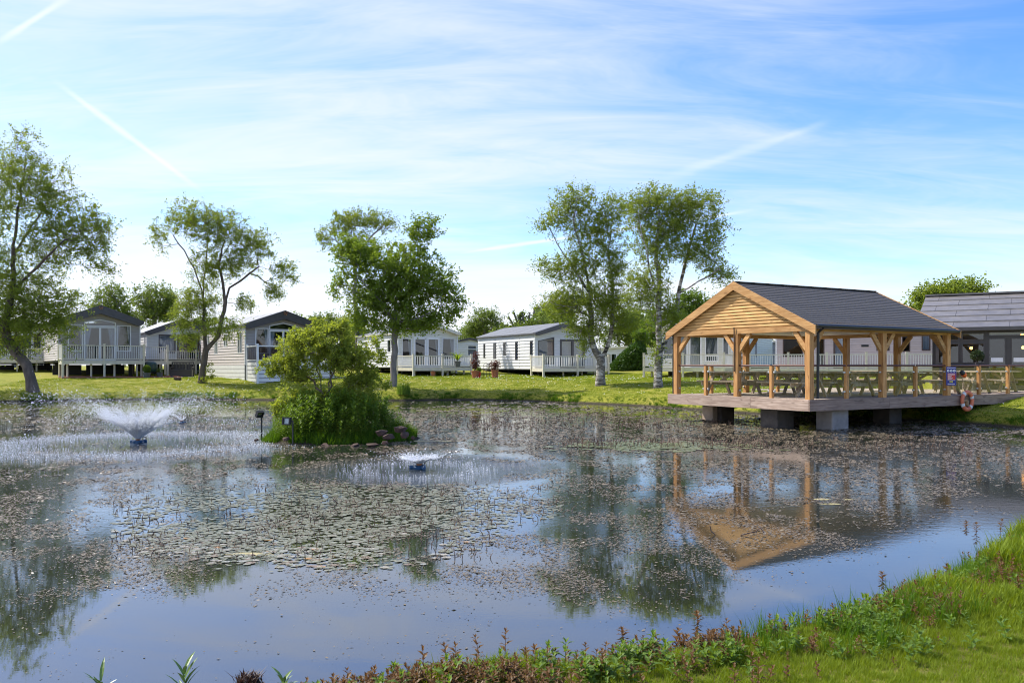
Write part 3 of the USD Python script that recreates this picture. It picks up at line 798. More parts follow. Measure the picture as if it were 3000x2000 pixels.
for a, b in zip(pts[:-1], pts[1:]):
    u = (np.array(b) - a) / np.linalg.norm(np.array(b) - a)
    p, q = np.array(a) + u * 0.056, np.array(b) - u * 0.056
    obj('top_rail', MB().beam(np.r_[p, zr], np.r_[q, zr], 0.07, 0.07), WT, tg)
    obj('bottom_rail', MB().beam(np.r_[p, zd + 0.1], np.r_[q, zd + 0.1], 0.07, 0.07), WT, tg)
    obj('glass_panel', MB().beam(np.r_[p, (zr + zd) / 2 + 0.05], np.r_[q, (zr + zd) / 2 + 0.05], 0.012, zr - zd - 0.18), M['smoke'], tg)
    for k in range(6):
        z1 = zd - 0.02 - k * 0.225
        obj('skirt_board', MB().beam(np.r_[p, z1 - 0.1], np.r_[q, z1 - 0.1], 0.03, 0.195), WT, tg)
obj('deck_floor', MB().box(0.13, 4.5, -2.02, -0.05, zd - 0.04, zd), M['cream'], tg)
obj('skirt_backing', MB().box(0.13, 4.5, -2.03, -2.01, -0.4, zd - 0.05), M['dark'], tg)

# A: far left, C: behind between B and D
oa = (-36.2, 58.5)
g = min(gz(*oa), 1.9)
f = 2.1 - g
m = 2.2
fA = [(Polygon([(0.45, f + 0.4), (1.35, f + 0.4), (1.35, f + 2.05), (0.45, f + 1.75)]), 'blind', BR), ((1.5, 2.9, f + 0.02, f + 1.9), 'blind', WT, dict(name='patio_door', fw=0.09)), (Polygon([(1.5, f + 1.98), (2.9, f + 1.98), (2.9, f + 2.35), (2.2, f + 2.45), (1.5, f + 2.3)]), 'dark', WT, dict(name='gable_window')), ((3.0, 4.0, f + 0.5, f + 1.9), 'blind', BR)]
caravan('holiday_caravan', 'white fronted caravan half hidden behind the leaning birch trunk at far left', oa, math.radians(30), 4.4, 9.0, 2.1, 4.15, 5.1, M['clad_white'], fA, [], AN, M['tile'], 0.4, 0.35, 0.18, M['clad_white'])
veranda('veranda', 'low pale veranda behind the leaning birch trunk at far left', oa, math.radians(30), 2.2, 2.95, [[(0.5, -0.1), (0.5, -1.5), (2.55, -1.5), (4.6, -1.5)]], [(0.5, 4.6, -1.48, -0.05)])
oc = (-24.9, 58.2)
g = min(gz(*oc), 2.0)
f = 2.2 - g
fC = [((0.75, 1.85, f + 0.45, f + 1.72), 'net', BR), ((1.95, 3.45, f + 0.02, f + 1.74), 'curtain', BR, dict(name='patio_door', fw=0.11, bars=[(2.62, 2.8, f, f + 2)])), ((3.55, 4.2, f + 0.45, f + 1.72), 'net', BR)]
caravan('holiday_caravan', 'cream fronted caravan with dark window frames behind the slatted dark bench', oc, math.radians(33), 4.6, 9.0, 2.2, 4.08, 5.0, M['clad_white'], fC, [((8.2, 8.7, f + 0.6, f + 1.7), 'net', WT)], AN, M['tile_pale'], 0.36, 0.3, 0.2, M['clad_cream'])
veranda('veranda', 'pale veranda behind the dark bench on the left lawn', oc, math.radians(33), 2.12, 2.75, [[(0.9, -0.1), (0.9, -1.4), (2.9, -1.4), (4.9, -1.4)]], [(0.9, 4.9, -1.38, -0.05)])

# E: behind the oak
oe, t30 = (-7.6, 57.0), math.radians(30)
g = min(gz(*oe), 1.5)
f, W = 1.68 - g, 4.4
fE = [((0.25, 0.95, f + 0.45, f + 1.95), 'curtain', WT), ((1.1, 2.05, f + 0.02, f + 2.02), 'dark', WT, dict(name='french_door', fw=0.13)), ((2.08, 3.03, f + 0.02, f + 2.02), 'curtain', WT, dict(name='french_door', fw=0.13)), ((3.2, 4.15, f + 0.5, f + 2.0), 'curtain', WT, dict(bars=[(3.2, 4.15, f + 0.72, f + 0.78)]))]
sE = [((8 - y0 - 0.7, 8 - y0, f + 1.0, f + 1.9), 'net', WT) for y0 in (1.2, 3.4, 5.6)]
tE = caravan('holiday_caravan', 'white caravan with french doors and pale gable behind the green oak', oe, t30, W, 8.0, 1.68, 3.98, 4.75, M['clad_white'], fE, sE, M['cream'], M['tile'], 0.16, 0.35, 0.2, M['clad_cream'], courses=9)
veranda('veranda', 'pale veranda with potted palm in front of the french doors', oe, t30, 1.68, 2.42, [[(-0.25, -0.4), (0.0, -2.5), (2.08, -2.5), (4.2, -2.5), (4.2, -0.2)]], [(0.0, 4.2, -2.48, -0.05)])

# G: white caravan with dark trims
og, t25 = (1.5, 56.0), math.radians(25)
g = min(gz(*og), 1.4)
f, W, Lg = 1.56 - g, 4.47, 9.6
fG = [(Polygon([(0.22, f + 0.3), (1.42, f + 0.3), (1.42, f + 2.12), (0.22, f + 1.86)]), 'blind', AN, dict(fw=0.05)), ((1.85, 3.75, f + 0.02, f + 1.98), 'net', AN, dict(name='patio_door', fw=0.14, bars=[(2.72, 2.9, f, f + 2)]))]
sG = [((Lg - y0 - w, Lg - y0, f + a, f + 1.85), 'net', AN, dict(fw=0.07)) for y0, w, a in ((0.25, 0.42, 0.62), (2.55, 0.42, 0.62), (4.45, 0.5, 0.95), (6.2, 0.5, 0.72), (8.2, 0.34, 0.78))]
tG = caravan('holiday_caravan', 'bright white caravan with slim dark windows and grey tiled roof in the middle', og, t25, W, Lg, 1.56, 3.92, 4.62, M['clad_white'], fG, sG, AN, M['tile'], 0.27, 0.4, 0.21, M['clad_white'], courses=10)
obj('wall_joint', MB().box(-0.03, -0.012, 2.3, 2.33, f, f + 2.3).box(-0.03, -0.012, 6.4, 6.43, f, f + 2.3), M['clad_grey'], tG)
obj('meter_box', MB().box(-0.09, -0.0, 7.4, 7.75, f + 0.05, f + 0.42), M['clad_grey'], tG)
veranda('veranda', 'pale veranda in front of the bright white caravan with dark patio doors', og, t25, 1.63, 2.38, [[(-0.4, -0.3), (-0.4, -2.0), (2.08, -2.0), (4.4, -2.0), (4.4, -0.2)]], [(-0.4, 4.4, -1.98, -0.05)])

# F and H: far small ones
of_ = (-4.65, 70.0)
g = min(gz(*of_), 1.5)
f = 1.7 - g
caravan('holiday_caravan', 'small white caravan glimpsed between the two verandas in the middle', of_, math.radians(8), 2.4, 6.0, 1.7, 3.75, 4.0, M['clad_white'], [((1.0, 1.75, f + 0.9, f + 1.75), 'net', WT, dict(bars=[(1.0, 1.75, f + 1.4, f + 1.45)]))], [], AN, M['tile'], 0.1, 0.15, 0.2)
oh = (5.9, 76.0)
g = min(gz(*oh), 1.3)
f = 1.5 - g
caravan('holiday_caravan', 'low cream caravan far behind the ivy mound between the twin birches', oh, math.radians(-4), 8.5, 3.6, 1.45, 3.15, 3.45, M['clad_white'], [((2.4, 3.4, f + 0.55, f + 1.4), 'curtain', WT, dict(bars=[(2.85, 2.95, f, f + 2)])), ((4.2, 5.5, f + 0.4, f + 1.45), 'curtain', WT, dict(bars=[(4.8, 4.9, f, f + 2)])), ((6.4, 7.4, f + 0.55, f + 1.4), 'net', WT)], [], M['cream'], M['clad_cream'], 0.08, 0.15, 0.2)

# I: cream caravan behind the pavilion's left bay
oi, t_30 = (9.1, 52.3), math.radians(-30)
g = min(gz(*oi), 1.4)
f, W = 1.67 - g, 4.4
fI = [((0.15, 0.8, f + 0.5, f + 1.9), 'blind', WT, dict(bars=[(0.15, 0.8, f + 0.75, f + 0.82)])), ((0.95, 1.75, f + 0.02, f + 1.95), 'blind', WT, dict(name='patio_door', fw=0.1)), ((1.8, 2.6, f + 0.02, f + 1.95), 'blind', WT, dict(name='patio_door', fw=0.1)), ((2.8, 3.6, f + 0.35, f + 1.98), 'blind', WT, dict(bars=[(2.8, 3.6, f + 0.66, f + 0.74)])), ((3.85, 4.25, f + 0.35, f + 1.98), 'blind', WT, dict(bars=[(3.85, 4.25, f + 0.66, f + 0.74)]))]
rI = [((1.9, 2.5, f + 0.4, f + 1.9), 'dark', WT), ((5.2, 5.8, f + 0.6, f + 1.8), 'dark', WT)]
caravan('holiday_caravan', 'cream caravan with blinds seen through the left bay of the pavilion', oi, t_30, W, 10.0, 1.67, 4.0, 4.8, M['clad_cream'], fI, [], M['cream'], M['tile'], 0.15, 0.3, 0.15, None, right=rI)
veranda('veranda', 'pale veranda behind the black and white birch trunk and the pavilion', oi, t_30, 1.67, 2.42, [[(-0.3, -0.2), (-0.3, -2.0), (2.1, -2.0), (4.5, -2.0), (4.5, -0.2)]], [(-0.3, 4.5, -1.98, -0.05)])

# J: grey shed, K: pinkish caravan
oj = (17.4, 60.0)
g = min(gz(*oj), 1.3)
tJ = caravan('grey_cabin', 'plain grey cabin with framed sign seen through the middle of the pavilion', oj, 0.0, 3.6, 3.0, 1.4, 3.35, 3.42, M['clad_grey'], [], [], M['tile'], M['tile'], 0.05, 0.1, 0.5, group='outbuildings')
tag(tJ, cat='cabin')
fj = MB()
k = 2.05 - g
obj('sign_board', MB().box(1.5, 2.2, -0.07, -0.03, k + 0.0, k + 0.72), M['brown'], tJ)
obj('sign_panel', MB().box(1.58, 2.12, -0.078, -0.071, k + 0.07, k + 0.65), M['crest'], tJ)
ok_, tk = (14.55, 47.0), math.atan2(-0.294, 0.956)
g = min(gz(*ok_), 1.4)
f = 1.62 - g
Wk = 8.9
fK = [((0.35, 1.4, f + 0.65, f + 2.05), 'dark', BR), ((2.1, 2.5, f + 0.1, f + 2.05), 'dark', BR), ((2.95, 3.75, f + 0.02, f + 2.0), 'net', BR, dict(name='door', fw=0.1)), ((5.1, 5.75, f + 0.95, f + 2.0), 'dark', BR, dict(bars=[(5.38, 5.44, f, f + 3)])), ((6.35, 6.75, f + 0.9, f + 2.0), 'dark', BR), ((7.3, 7.72, f + 0.95, f + 2.0), 'net', BR), ((8.35, 8.75, f + 0.95, f + 2.0), 'dark', BR)]
tK = caravan('holiday_caravan', 'pinkish caravan with brown framed windows behind the right half of the pavilion', ok_, tk, Wk, 3.8, 1.62, 3.95, 4.5, M['clad_pink'], fK, [], M['cream'], M['tile'], 0.12, 0.25, 0.13)
obj('name_plaque', MB().box(4.35, 4.72, -0.06, -0.03, f + 1.18, f + 1.28), M['black'], tK)
obj('wall_lamp', MB().lathe([(0.0, 0.0), (0.05, 0.02), (0.06, 0.12), (0.03, 0.18), (0.0, 0.2)], (4.55, -0.12, f + 1.75), 8), M['black'], tK)
veranda('veranda', 'long pale veranda in front of the pinkish caravan behind the pavilion', ok_, tk, 1.62, 2.36, [[(-1.35, -2.2), (0.6, -2.2), (2.5, -2.2), (4.4, -2.2), (6.3, -2.2), (7.6, -2.2)]], [(-1.3, 7.6, -2.18, -0.05)])

# ------------------------------------------------------------------ the dark lodge at right
ol, tl = (16.5, 33.5), math.atan2(-0.52, 0.85)
tL = thing('lodge', 'dark glazed lodge with grey tiled roof at the right end of the deck', 'building', (ol[0], ol[1], 0.86), tl)
WL, fl = 6.2, 0.0
rects = [((0.19, 0.94, 1.02, 1.80), 'main_window'), ((0.19, 0.94, 1.90, 2.18), 'transom'), ((1.02, 1.80, 1.02, 1.80), 'main_window'), ((1.02, 1.80, 1.90, 2.18), 'transom'),
         ((1.92, 2.50, 0.15, 1.98), 'glazed_door'), ((2.66, 3.30, 0.15, 1.98), 'glazed_door'), ((3.46, 4.10, 0.15, 1.98), 'glazed_door'), ((1.92, 4.10, 2.04, 2.22), 'transom'), ((4.3, 5.9, 1.0, 1.95), 'main_window')]
wallp = sbox(0, 0.0, WL, 2.36)
holes = shapely.union_all([sbox(r[0], r[2], r[1], r[3]) for r, _ in rects])
obj('front_wall', extrude(wallp.difference(holes), 0.16, FRONT, -0.16), M['anth'], tL)
obj('stone_plinth', MB().box(0.02, 1.86, -0.10, -0.003, 0.0, 0.84), M['brick_dark'], tL)
obj('window_sill', MB().box(-0.05, 1.88, -0.20, -0.002, 0.90, 0.955), M['anth'], tL)
for r, nm in rects:
    w = window(tL, r, FRONT, M['anth'], 'none', nm, fw=0.04)
    if nm == 'glazed_door':
        obj('frosted_strip', extrude(sbox(r[0] + 0.09, r[2] + 0.92, r[1] - 0.09, r[2] + 1.08), 0.004, FRONT, 0.006), M['curtain'], w)
back = MB().box(0.0, WL, 5.9, 6.0, 0, 2.3).box(0, 0.12, 0.0, 6.0, 0, 2.36).box(WL - 0.1, WL, 0.0, 6.0, 0, 2.36).box(0.1, WL - .1, 0.16, 5.9, 0.01, 0.03)
obj('inner_wall', back, M['anth'], tL)
slope_d, ez, rz_ = 4.45, 2.36, 3.93
nrow = 6
for r in range(nrow):
    u0, u1 = r / nrow, (r + 1) / nrow
    y0, y1 = -0.42 + slope_d * u0, -0.42 + slope_d * u1
    z0, z1 = ez + (rz_ - ez) * u0, ez + (rz_ - ez) * u1
    xx = -0.62 + (0.55 if r % 2 else 1.35)
    edges = [-0.62] + [xx + 1.9 * i for i in range(5) if xx + 1.9 * i < WL + 1.6] + [WL + 1.8]
    for a, b in zip(edges[:-1], edges[1:]):
        v = [[x, y, z + t] for x in (a + 0.006, b - 0.006) for y, z in ((y0, z0 + 0.035), (y1 + 0.03, z1 + 0.012)) for t in (-0.04, 0.006)]
        obj('roof_panel', MB().add(v, BOXF), M['lodge_tile'], tL)
obj('roof_deck', MB().add([[x, y, z + t] for x in (-0.6, WL + 1.78) for y, z in ((-0.38, ez - 0.01), (-0.42 + slope_d, rz_ - 0.01)) for t in (-0.09, -0.01)], BOXF).add([[x, y, z + t] for x in (-0.6, WL + 1.78) for y, z in ((-0.42 + slope_d, rz_ - 0.01), (8.6, ez - 0.1)) for t in (-0.09, 0.03)], BOXF), M['anth'], tL)
obj('ridge_cap', MB().beam((-0.64, -0.42 + slope_d, rz_ + 0.05), (WL + 1.8, -0.42 + slope_d, rz_ + 0.05), 0.34, 0.07), M['lodge_tile'], tL)
obj('eave_fascia', MB().box(-0.62, WL + 1.8, -0.44, -0.40, ez - 0.10, ez + 0.03), M['anth'], tL)
bulb_m = emit_mat('warm_bulb', (1.0, 0.42, 0.10), 5.0)
for x, y, z in ((3.02, 0.9, 2.1), (3.05, 0.7, 1.62), (1.3, 0.9, 1.62)):
    lp = thing('pendant_lamp', {2.1: 'warm round bulb high in the lodge behind the door transom', 1.62: 'warm round bulb hanging lower inside the lodge door'}[z] if x > 2 else 'small warm bulb glowing behind the left lodge window', 'lamp', (*local(ol, tl, x, y), 0.86 + z), 0, 'bulbs hanging inside the lodge')
    obj('bulb', trimesh.creation.icosphere(2, 0.06), bulb_m, lp, True)
    obj('cord', MB().tube([(0, 0, 0.055), (0, 0, 0.25)], 0.008, 5), M['black'], lp)

# ------------------------------------------------------------------ deck platform and pavilion
OP, TP = (8.07, 23.15), math.atan2(0.51, 0.86)
ZD = 0.865
loc = lambda x, y: local(OP, TP, x, y)
tD_ = thing('deck_platform', 'timber deck platform standing on piers over the pond', 'deck', (*OP, 0.0), TP)
rg = np.random.default_rng(3)
x = -0.08
while x < 16.4:          # boards run away from the front edge
    x1 = x + 0.142
    yb = 5.5 if x < 6.4 else 8.3
    if x > 11.0:
        yb = min(yb, 4.6 + 0.88 / 0.466 * -(x - 12.5) - 0.15)
    y0 = -0.075
    cuts = [y0, 2.7 + 0.4 * ((int(x / 0.145) % 2)), yb]
    cuts = [c for c in cuts if c <= yb]
    if yb > y0 + 0.3:
        for a, b in zip(cuts[:-1], cuts[1:]):
            if b - a > 0.05:
                obj('deck_board', MB().box(x, x1, a, b - 0.004, ZD - 0.028, ZD + rg.uniform(-0.002, 0.002)), M['plank'], tD_)
    x += 0.148
for a, b in ((-0.08, 2.02), (2.025, 5.62)):
    obj('fascia_board', MB().tm(trimesh.Trimesh(*rbox(-0.13, -0.085, a, b, ZD - 0.31, ZD + 0.006, 0.006))), M['d_y'], tD_)
for a, b in ((-0.13, 3.25), (3.255, 6.9), (6.905, 10.4), (10.405, 14.0)):
    obj('fascia_board', MB().tm(trimesh.Trimesh(*rbox(a, b, -0.125, -0.08, ZD - 0.31, ZD + 0.006, 0.006))), M['d_x'], tD_)
obj('fascia_board', MB().box(-0.08, 6.4, 5.55, 5.6, ZD - 0.31, ZD), M['d_x'], tD_)
for y in (0.15, 1.5, 2.9, 4.2, 5.4):
    obj('bearer', MB().box(-0.05, 13.0 if y < 4 else 6.3, y, y + 0.09, ZD - 0.27, ZD - 0.03), M['brown'], tD_)
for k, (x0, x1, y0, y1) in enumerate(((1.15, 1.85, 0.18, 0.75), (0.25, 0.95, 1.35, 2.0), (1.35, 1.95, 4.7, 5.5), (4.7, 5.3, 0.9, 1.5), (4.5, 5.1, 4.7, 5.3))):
    lab = {0: 'pale concrete pier below the near corner of the deck', 1: 'shade darkened pier under the middle of the gable side', 2: 'shade darkened pier with a brown block step under the far left end of the deck'}.get(k)
    obj('pier', MB().tm(trimesh.Trimesh(*rbox(x0, x1, y0, y1, -0.6, ZD - 0.275, 0.02))), M['concrete'] if k == 0 else M['pier_shaded'], tD_, label=lab)
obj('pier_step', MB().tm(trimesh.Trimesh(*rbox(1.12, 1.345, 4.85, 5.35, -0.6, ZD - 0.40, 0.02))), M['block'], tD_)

tP = thing('timber_pavilion', 'open timber pavilion with log clad gable and charcoal roof over the pond', 'pavilion', (*OP, ZD), TP)
S, HB = 5.3, 2.73 - ZD          # span along the gable, underside of beams above the deck
LN = 6.2
pw = 0.085
posts = [(0, 0), (0, S / 2), (0, S), (3.1, 0), (6.2, 0), (3.1, S), (6.2, S), (6.2, 1.7), (6.2, 3.65)]
for (x, y) in posts:
    obj('post', MB().tm(trimesh.Trimesh(*rbox(x - pw, x + pw, y - pw, y + pw, 0, HB, 0.008))), M['t_z'], tP)


def brace(x, y, dx, dy):
    q = np.array([x + dx * 0.5, y + dy * 0.5, HB + 0.01])
    p = np.array([x + dx * 0.05, y + dy * 0.05, HB - 0.52])
    obj('brace', MB().beam(p, q, 0.075, 0.13), M['t_x'] if dx else M['t_y'], tP)


for a in ((0, 0, 0, 1), (0, S / 2, 0, 1), (0, S / 2, 0, -1), (0, S, 0, -1), (0, 0, 1, 0), (3.1, 0, 1, 0), (3.1, 0, -1, 0), (6.2, 0, -1, 0), (0, S, 1, 0), (3.1, S, 1, 0), (3.1, S, -1, 0), (6.2, S, -1, 0),
          (6.2, 1.7, 0, -1), (6.2, 3.65, 0, 1), (6.2, 0, 0, 1), (6.2, S, 0, -1)):
    brace(*a)
for xg in (0.0, LN):
    obj('tie_beam', MB().tm(trimesh.Trimesh(*rbox(xg - 0.08, xg + 0.08, -0.1, S + 0.1, HB, HB + 0.15, 0.006))), M['t_y'], tP)
for yb in (0.0, S):
    obj('wall_plate', MB().tm(trimesh.Trimesh(*rbox(0.083, LN - 0.083, yb - 0.08, yb + 0.08, HB, HB + 0.15, 0.006))), M['t_x'], tP)
    sg = -1 if yb == 0 else 1
    obj('eave_board', MB().box(-0.1, LN + 0.1, yb + sg * 0.09 - 0.015, yb + sg * 0.09 + 0.015, HB + 0.10, HB + 0.235), M['t_x'], tP)
obj('ceiling', MB().box(0.09, LN - 0.09, 0.085, S - 0.085, HB + 0.115, HB + 0.14), M['clad_cream'], tP)
AP, sl = 4.27 - ZD, 0.475       # apex and slope of the roof's outer face
zr_ = lambda y: AP - sl * abs(y - S / 2)
# log cladding of both gables
for xg, sg in ((0.0, -1), (LN, 1)):
    z = HB + 0.155
    row = 0
    while z < AP - 0.26:
        h = 0.093
        half = (AP - 0.10 - (z + h * 0.55)) / sl
        cuts = [S / 2 - half, S / 2 + half]
        if half > 0.7:
            cuts.insert(1, S / 2 + rg.uniform(-0.5, 0.5) * half)
        for a, b in zip(cuts[:-1], cuts[1:]):
            ang = np.linspace(-np.pi / 2, np.pi / 2, 7)
            prof = np.stack([sg * (0.03 + 0.042 * np.cos(ang)), z + h / 2 + h / 2 * np.sin(ang)], 1)
            prof = np.vstack([prof, [[-sg * 0.03, z + h], [-sg * 0.03, z]]])
            k = len(prof)
            v = np.array([[xg + p[0], y, p[1]] for y in (a + 0.002, b - 0.002) for p in prof])
            i = np.arange(k)
            f = np.vstack([np.stack([i, (i + 1) % k, (i + 1) % k + k], 1), np.stack([i, (i + 1) % k + k, i + k], 1), np.stack([np.zeros(k - 2, int), i[1:-1], i[2:]], 1), np.stack([np.full(k - 2, k), k + i[2:], k + i[1:-1]], 1)])
            obj('cladding_log', (v, f), M['log'], tP, smooth=40)
        z += 0.0945
# bargeboards
for xg in (-0.19, LN + 0.15):
    for sg in (-1, 1):
        q = [(S / 2, AP + 0.02), (S / 2 + sg * 3.0, AP + 0.02 - sl * 3.0), (S / 2 + sg * 3.0, AP - 0.235 - sl * 3.0 + 0.02), (S / 2, AP - 0.235)]
        if sg > 0:
            q = q[::-1]
        v = np.array([[xg + e, y, z] for e in (0, 0.04) for y, z in q])
        f = np.array([[0, 1, 2], [0, 2, 3], [4, 6, 5], [4, 7, 6], [0, 5, 1], [0, 4, 5], [1, 6, 2], [1, 5, 6], [2, 7, 3], [2, 6, 7], [3, 4, 0], [3, 7, 4]])
        obj('bargeboard', (v, f), M['t_y'], tP)
# roof courses
NR = 22
for sg in (-1, 1):
    for r in range(NR):
        u0, u1 = r / NR * 2.98, (r + 1) / NR * 2.98
        y0, y1 = S / 2 + sg * u0, S / 2 + sg * u1
        z0, z1 = AP - sl * u0, AP - sl * u1
        v = [[x, y, z + t] for x in (-0.145, LN + 0.145) for y, z in ((y0, z0 - 0.006), (y1 + sg * 0.012, z1 + 0.005)) for t in (-0.02, 0.0)]
        obj('roof_course', MB().add(v, BOXF), M['slate'], tP)
    v = [[x, y, z + t] for x in (-0.14, LN + 0.14) for y, z in ((S / 2, AP - 0.03), (S / 2 + sg * 2.96, AP - 0.03 - sl * 2.96)) for t in (-0.05, -0.005)]
    obj('roof_board', MB().add(v, BOXF), M['brown'], tP)
obj('ridge_capping', MB().beam((-0.145, S / 2, AP + 0.012), (LN + 0.145, S / 2, AP + 0.012), 0.16, 0.022), M['slate'], tP)
obj('gutter', MB().tube([(-0.12, -0.35, HB + 0.13), (LN + 0.1, -0.35, HB + 0.11)], 0.045, 8), M['black'], tP)
obj('downpipe', MB().tube([(0.17, -0.33, HB + 0.10), (0.19, -0.13, HB - 0.05), (0.19, -0.115, 0.03)], 0.038, 8), M['black'], tP)
obj('downpipe', MB().tube([(-0.12, S / 2 + 0.02, HB + 0.2), (-0.11, S / 2 + 0.02, HB - 0.1), (-0.11, S / 2 + 0.02, 0.75)], 0.018, 6), M['black'], tP)
obj('downpipe', MB().tube([(-0.05, S + 0.14, HB + 0.12), (-0.05, S + 0.125, 0.02)], 0.035, 8), M['black'], tP)

tR = thing('glass_balustrade', 'glass balustrade with reddish handrail along the deck edge', 'balustrade', (*OP, ZD), TP)
HR = 0.93
short = [(0, 1.33), (0, 3.98), (1.52, 0), (4.64, 0), (1.5, S), (4.65, S), (7.91, 0), (9.55, 0), (11.2, 0), (12.8, 0)]
for (x, y) in short:
    obj('rail_post', MB().tm(trimesh.Trimesh(*rbox(x - 0.05, x + 0.05, y - 0.05, y + 0.05, 0, HR - 0.02, 0.006))), M['t_z'], tR)
runs = [[(0, 0), (0, 1.33), (0, S / 2), (0, 3.98), (0, S)], [(0, 0), (1.52, 0), (3.1, 0), (4.64, 0), (6.2, 0), (7.91, 0), (9.55, 0), (11.2, 0), (12.8, 0)], [(0, S), (1.5, S), (3.1, S), (4.65, S), (6.2, S)]]
for run in runs:
    for a, b in zip(run[:-1], run[1:]):
        a, b = np.array(a, float), np.array(b, float)
        u = (b - a) / np.linalg.norm(b - a)
        p, q = a + u * 0.10, b - u * 0.10
        obj('handrail', MB().tube([np.r_[a + u * 0.05, HR], np.r_[b - u * 0.05, HR]], 0.026, 8), M['rail'], tR)
        obj('glass_panel', MB().beam(np.r_[p, 0.47], np.r_[q, 0.47], 0.012, 0.80), M['balus'], tR)
        cl = MB()
        nrm = np.array([u[1], -u[0]])
        for e in (p, q):
            for z in (0.2, 0.74):
                cl.tm(trimesh.Trimesh(*rbox(e[0] - 0.03, e[0] + 0.03, e[1] - 0.03, e[1] + 0.03, z - 0.025, z + 0.025, 0.008)))
        obj('glass_clamp', cl, M['steel'], tR)

# picnic tables: one built, the rest copied
places = [(1.25, 4.05, 0.08, 'weathered picnic table nearest the far left corner post of the pavilion'), (1.5, 1.75, -0.12, 'weathered picnic table just behind the middle gable post'), (3.35, 4.1, 0.1, 'picnic table beside the back middle post of the pavilion'),
          (3.15, 1.35, -0.05, 'picnic table right behind the black downpipe corner of the pavilion'), (5.0, 3.7, 0.1, 'picnic table near the doorway posts at the far end of the pavilion'), (5.1, 1.2, 0.0, 'picnic table behind the post that carries the blue sign'),
          (7.35, 1.25, 0.06, 'sunlit picnic table beyond the pavilion behind the lifebuoy'), (9.2, 1.35, -0.06, 'sunlit picnic table between the two last rail posts'), (11.1, 1.5, 0.04, 'picnic table cut by the right edge of the picture'),
          (8.4, 4.0, 0.1, 'picnic table standing back near the lodge windows')]
tab = None
for k, (x, y, r, lab) in enumerate(places):
    w = loc(x, y)
    if tab is None:
        tab = thing('picnic_table', lab, 'picnic table', (*w, ZD), TP + r, 'picnic tables on the deck')
        for i in range(5):
            xx = -0.37 + i * 0.15
            obj('top_board', MB().tm(trimesh.Trimesh(*rbox(xx, xx + 0.143, -0.9, 0.9, 0.70, 0.74, 0.006))), M['t_grey'], tab)
        for s in (-1, 1):
            for i in range(2):
                xx = s * 0.60 + (i - 1) * 0.148
                obj('seat_board', MB().tm(trimesh.Trimesh(*rbox(xx + 0.003, xx + 0.143, -0.9, 0.9, 0.41, 0.45, 0.006))), M['t_grey'], tab)
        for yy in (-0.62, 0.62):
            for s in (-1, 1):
                obj('leg', MB().beam((s * 0.20, yy, 0.70), (s * 0.56, yy, 0.0), 0.045, 0.10, (0, 1, 0)), M['t_shaded'], tab)
            obj('seat_bearer', MB().beam((-0.74, yy + 0.05, 0.36), (0.74, yy + 0.05, 0.36), 0.045, 0.10), M['t_shaded'], tab)
            obj('top_bearer', MB().beam((-0.36, yy + 0.05, 0.65), (0.36, yy + 0.05, 0.65), 0.045, 0.10), M['t_shaded'], tab)
        obj('cross_brace', MB().beam((0, -0.57, 0.40), (0, -0.08, 0.69), 0.045, 0.08).beam((0, 0.57, 0.40), (0, 0.08, 0.69), 0.045, 0.08), M['t_shaded'], tab)
    else:
        copy(tab, (*w, ZD), TP + r, lab)

# safety sign on the end post
ts = thing('safety_sign', 'blue safety sign with white circles and red panel on the end post', 'sign', (*loc(6.16, -0.17), 1.19), -0.25)
obj('sign_plate', MB().box(-0.14, 0.14, -0.008, 0.004, 0, 0.57), M['sign_blue'], ts)
obj('red_panel', MB().box(-0.10, 0.115, -0.0125, -0.0082, 0.17, 0.37), M['sign_red'], ts)
for i in range(3):
    obj('white_disc', extrude(shapely.Point(-0.085 + 0.085 * i, 0.445).buffer(0.035).difference(affinity.scale(sbox(-0.085 + 0.085 * i - 0.012, 0.433, -0.085 + 0.085 * i + 0.012, 0.457), 1, 1)), 0.004, FRONT, 0.0085), M['sign_white'], ts)
bars = MB()
for z, a, b in ((0.352, -.095, .105), (0.322, -.095, .10), (0.288, -.095, .02), (0.258, -.095, 0.0), (0.226, -.095, .05), (0.196, -.095, .01)):
    bars.box(a, b, -0.0168, -0.0128, z, z + 0.012)
obj('text_line', bars, M['sign_white'], ts)
obj('text_line', MB().box(-0.12, 0.12, -0.0125, -0.0082, 0.515, 0.53).box(-0.1, 0.11, -0.0125, -0.0082, 0.15, 0.158).box(-0.1, 0.1, -0.0125, -0.0082, 0.03, 0.045), M['sign_white'], ts)
obj('yellow_mark', MB().box(-0.045, -0.012, -0.0125, -0.0082, 0.085, 0.13).box(-0.006, 0.012, -0.0125, -0.0082, 0.085, 0.13).box(0.018, 0.045, -0.0125, -0.0082, 0.085, 0.13), M['sign_yellow'], ts)

# lifebuoy
tb = thing('lifebuoy', 'faded orange lifebuoy with four white bands hung on the deck edge', 'lifebuoy', (*loc(6.95, -0.20), 0.70), TP)
Rm, rm_ = 0.265, 0.07


def torus_arc(a0, a1, R, r, n, sides=12):
    an = np.linspace(a0, a1, n)
    mb = MB()
    pts = np.stack([R * np.cos(an), np.zeros(n), R * np.sin(an)], 1)
    g = np.arange(sides) * 2 * np.pi / sides
    rad = np.stack([np.cos(an), np.zeros(n), np.sin(an)], 1)
    v = pts[:, None] + r * (np.cos(g)[None, :, None] * rad[:, None] + 0.72 * np.sin(g)[None, :, None] * np.array([0, 1.0, 0]))
    i, j = np.meshgrid(np.arange(n - 1), np.arange(sides), indexing='ij')
    q = np.stack([i * sides + j, i * sides + (j + 1) % sides, (i + 1) * sides + (j + 1) % sides, (i + 1) * sides + j], -1).reshape(-1, 4)
    return mb.add(v.reshape(-1, 3), q)


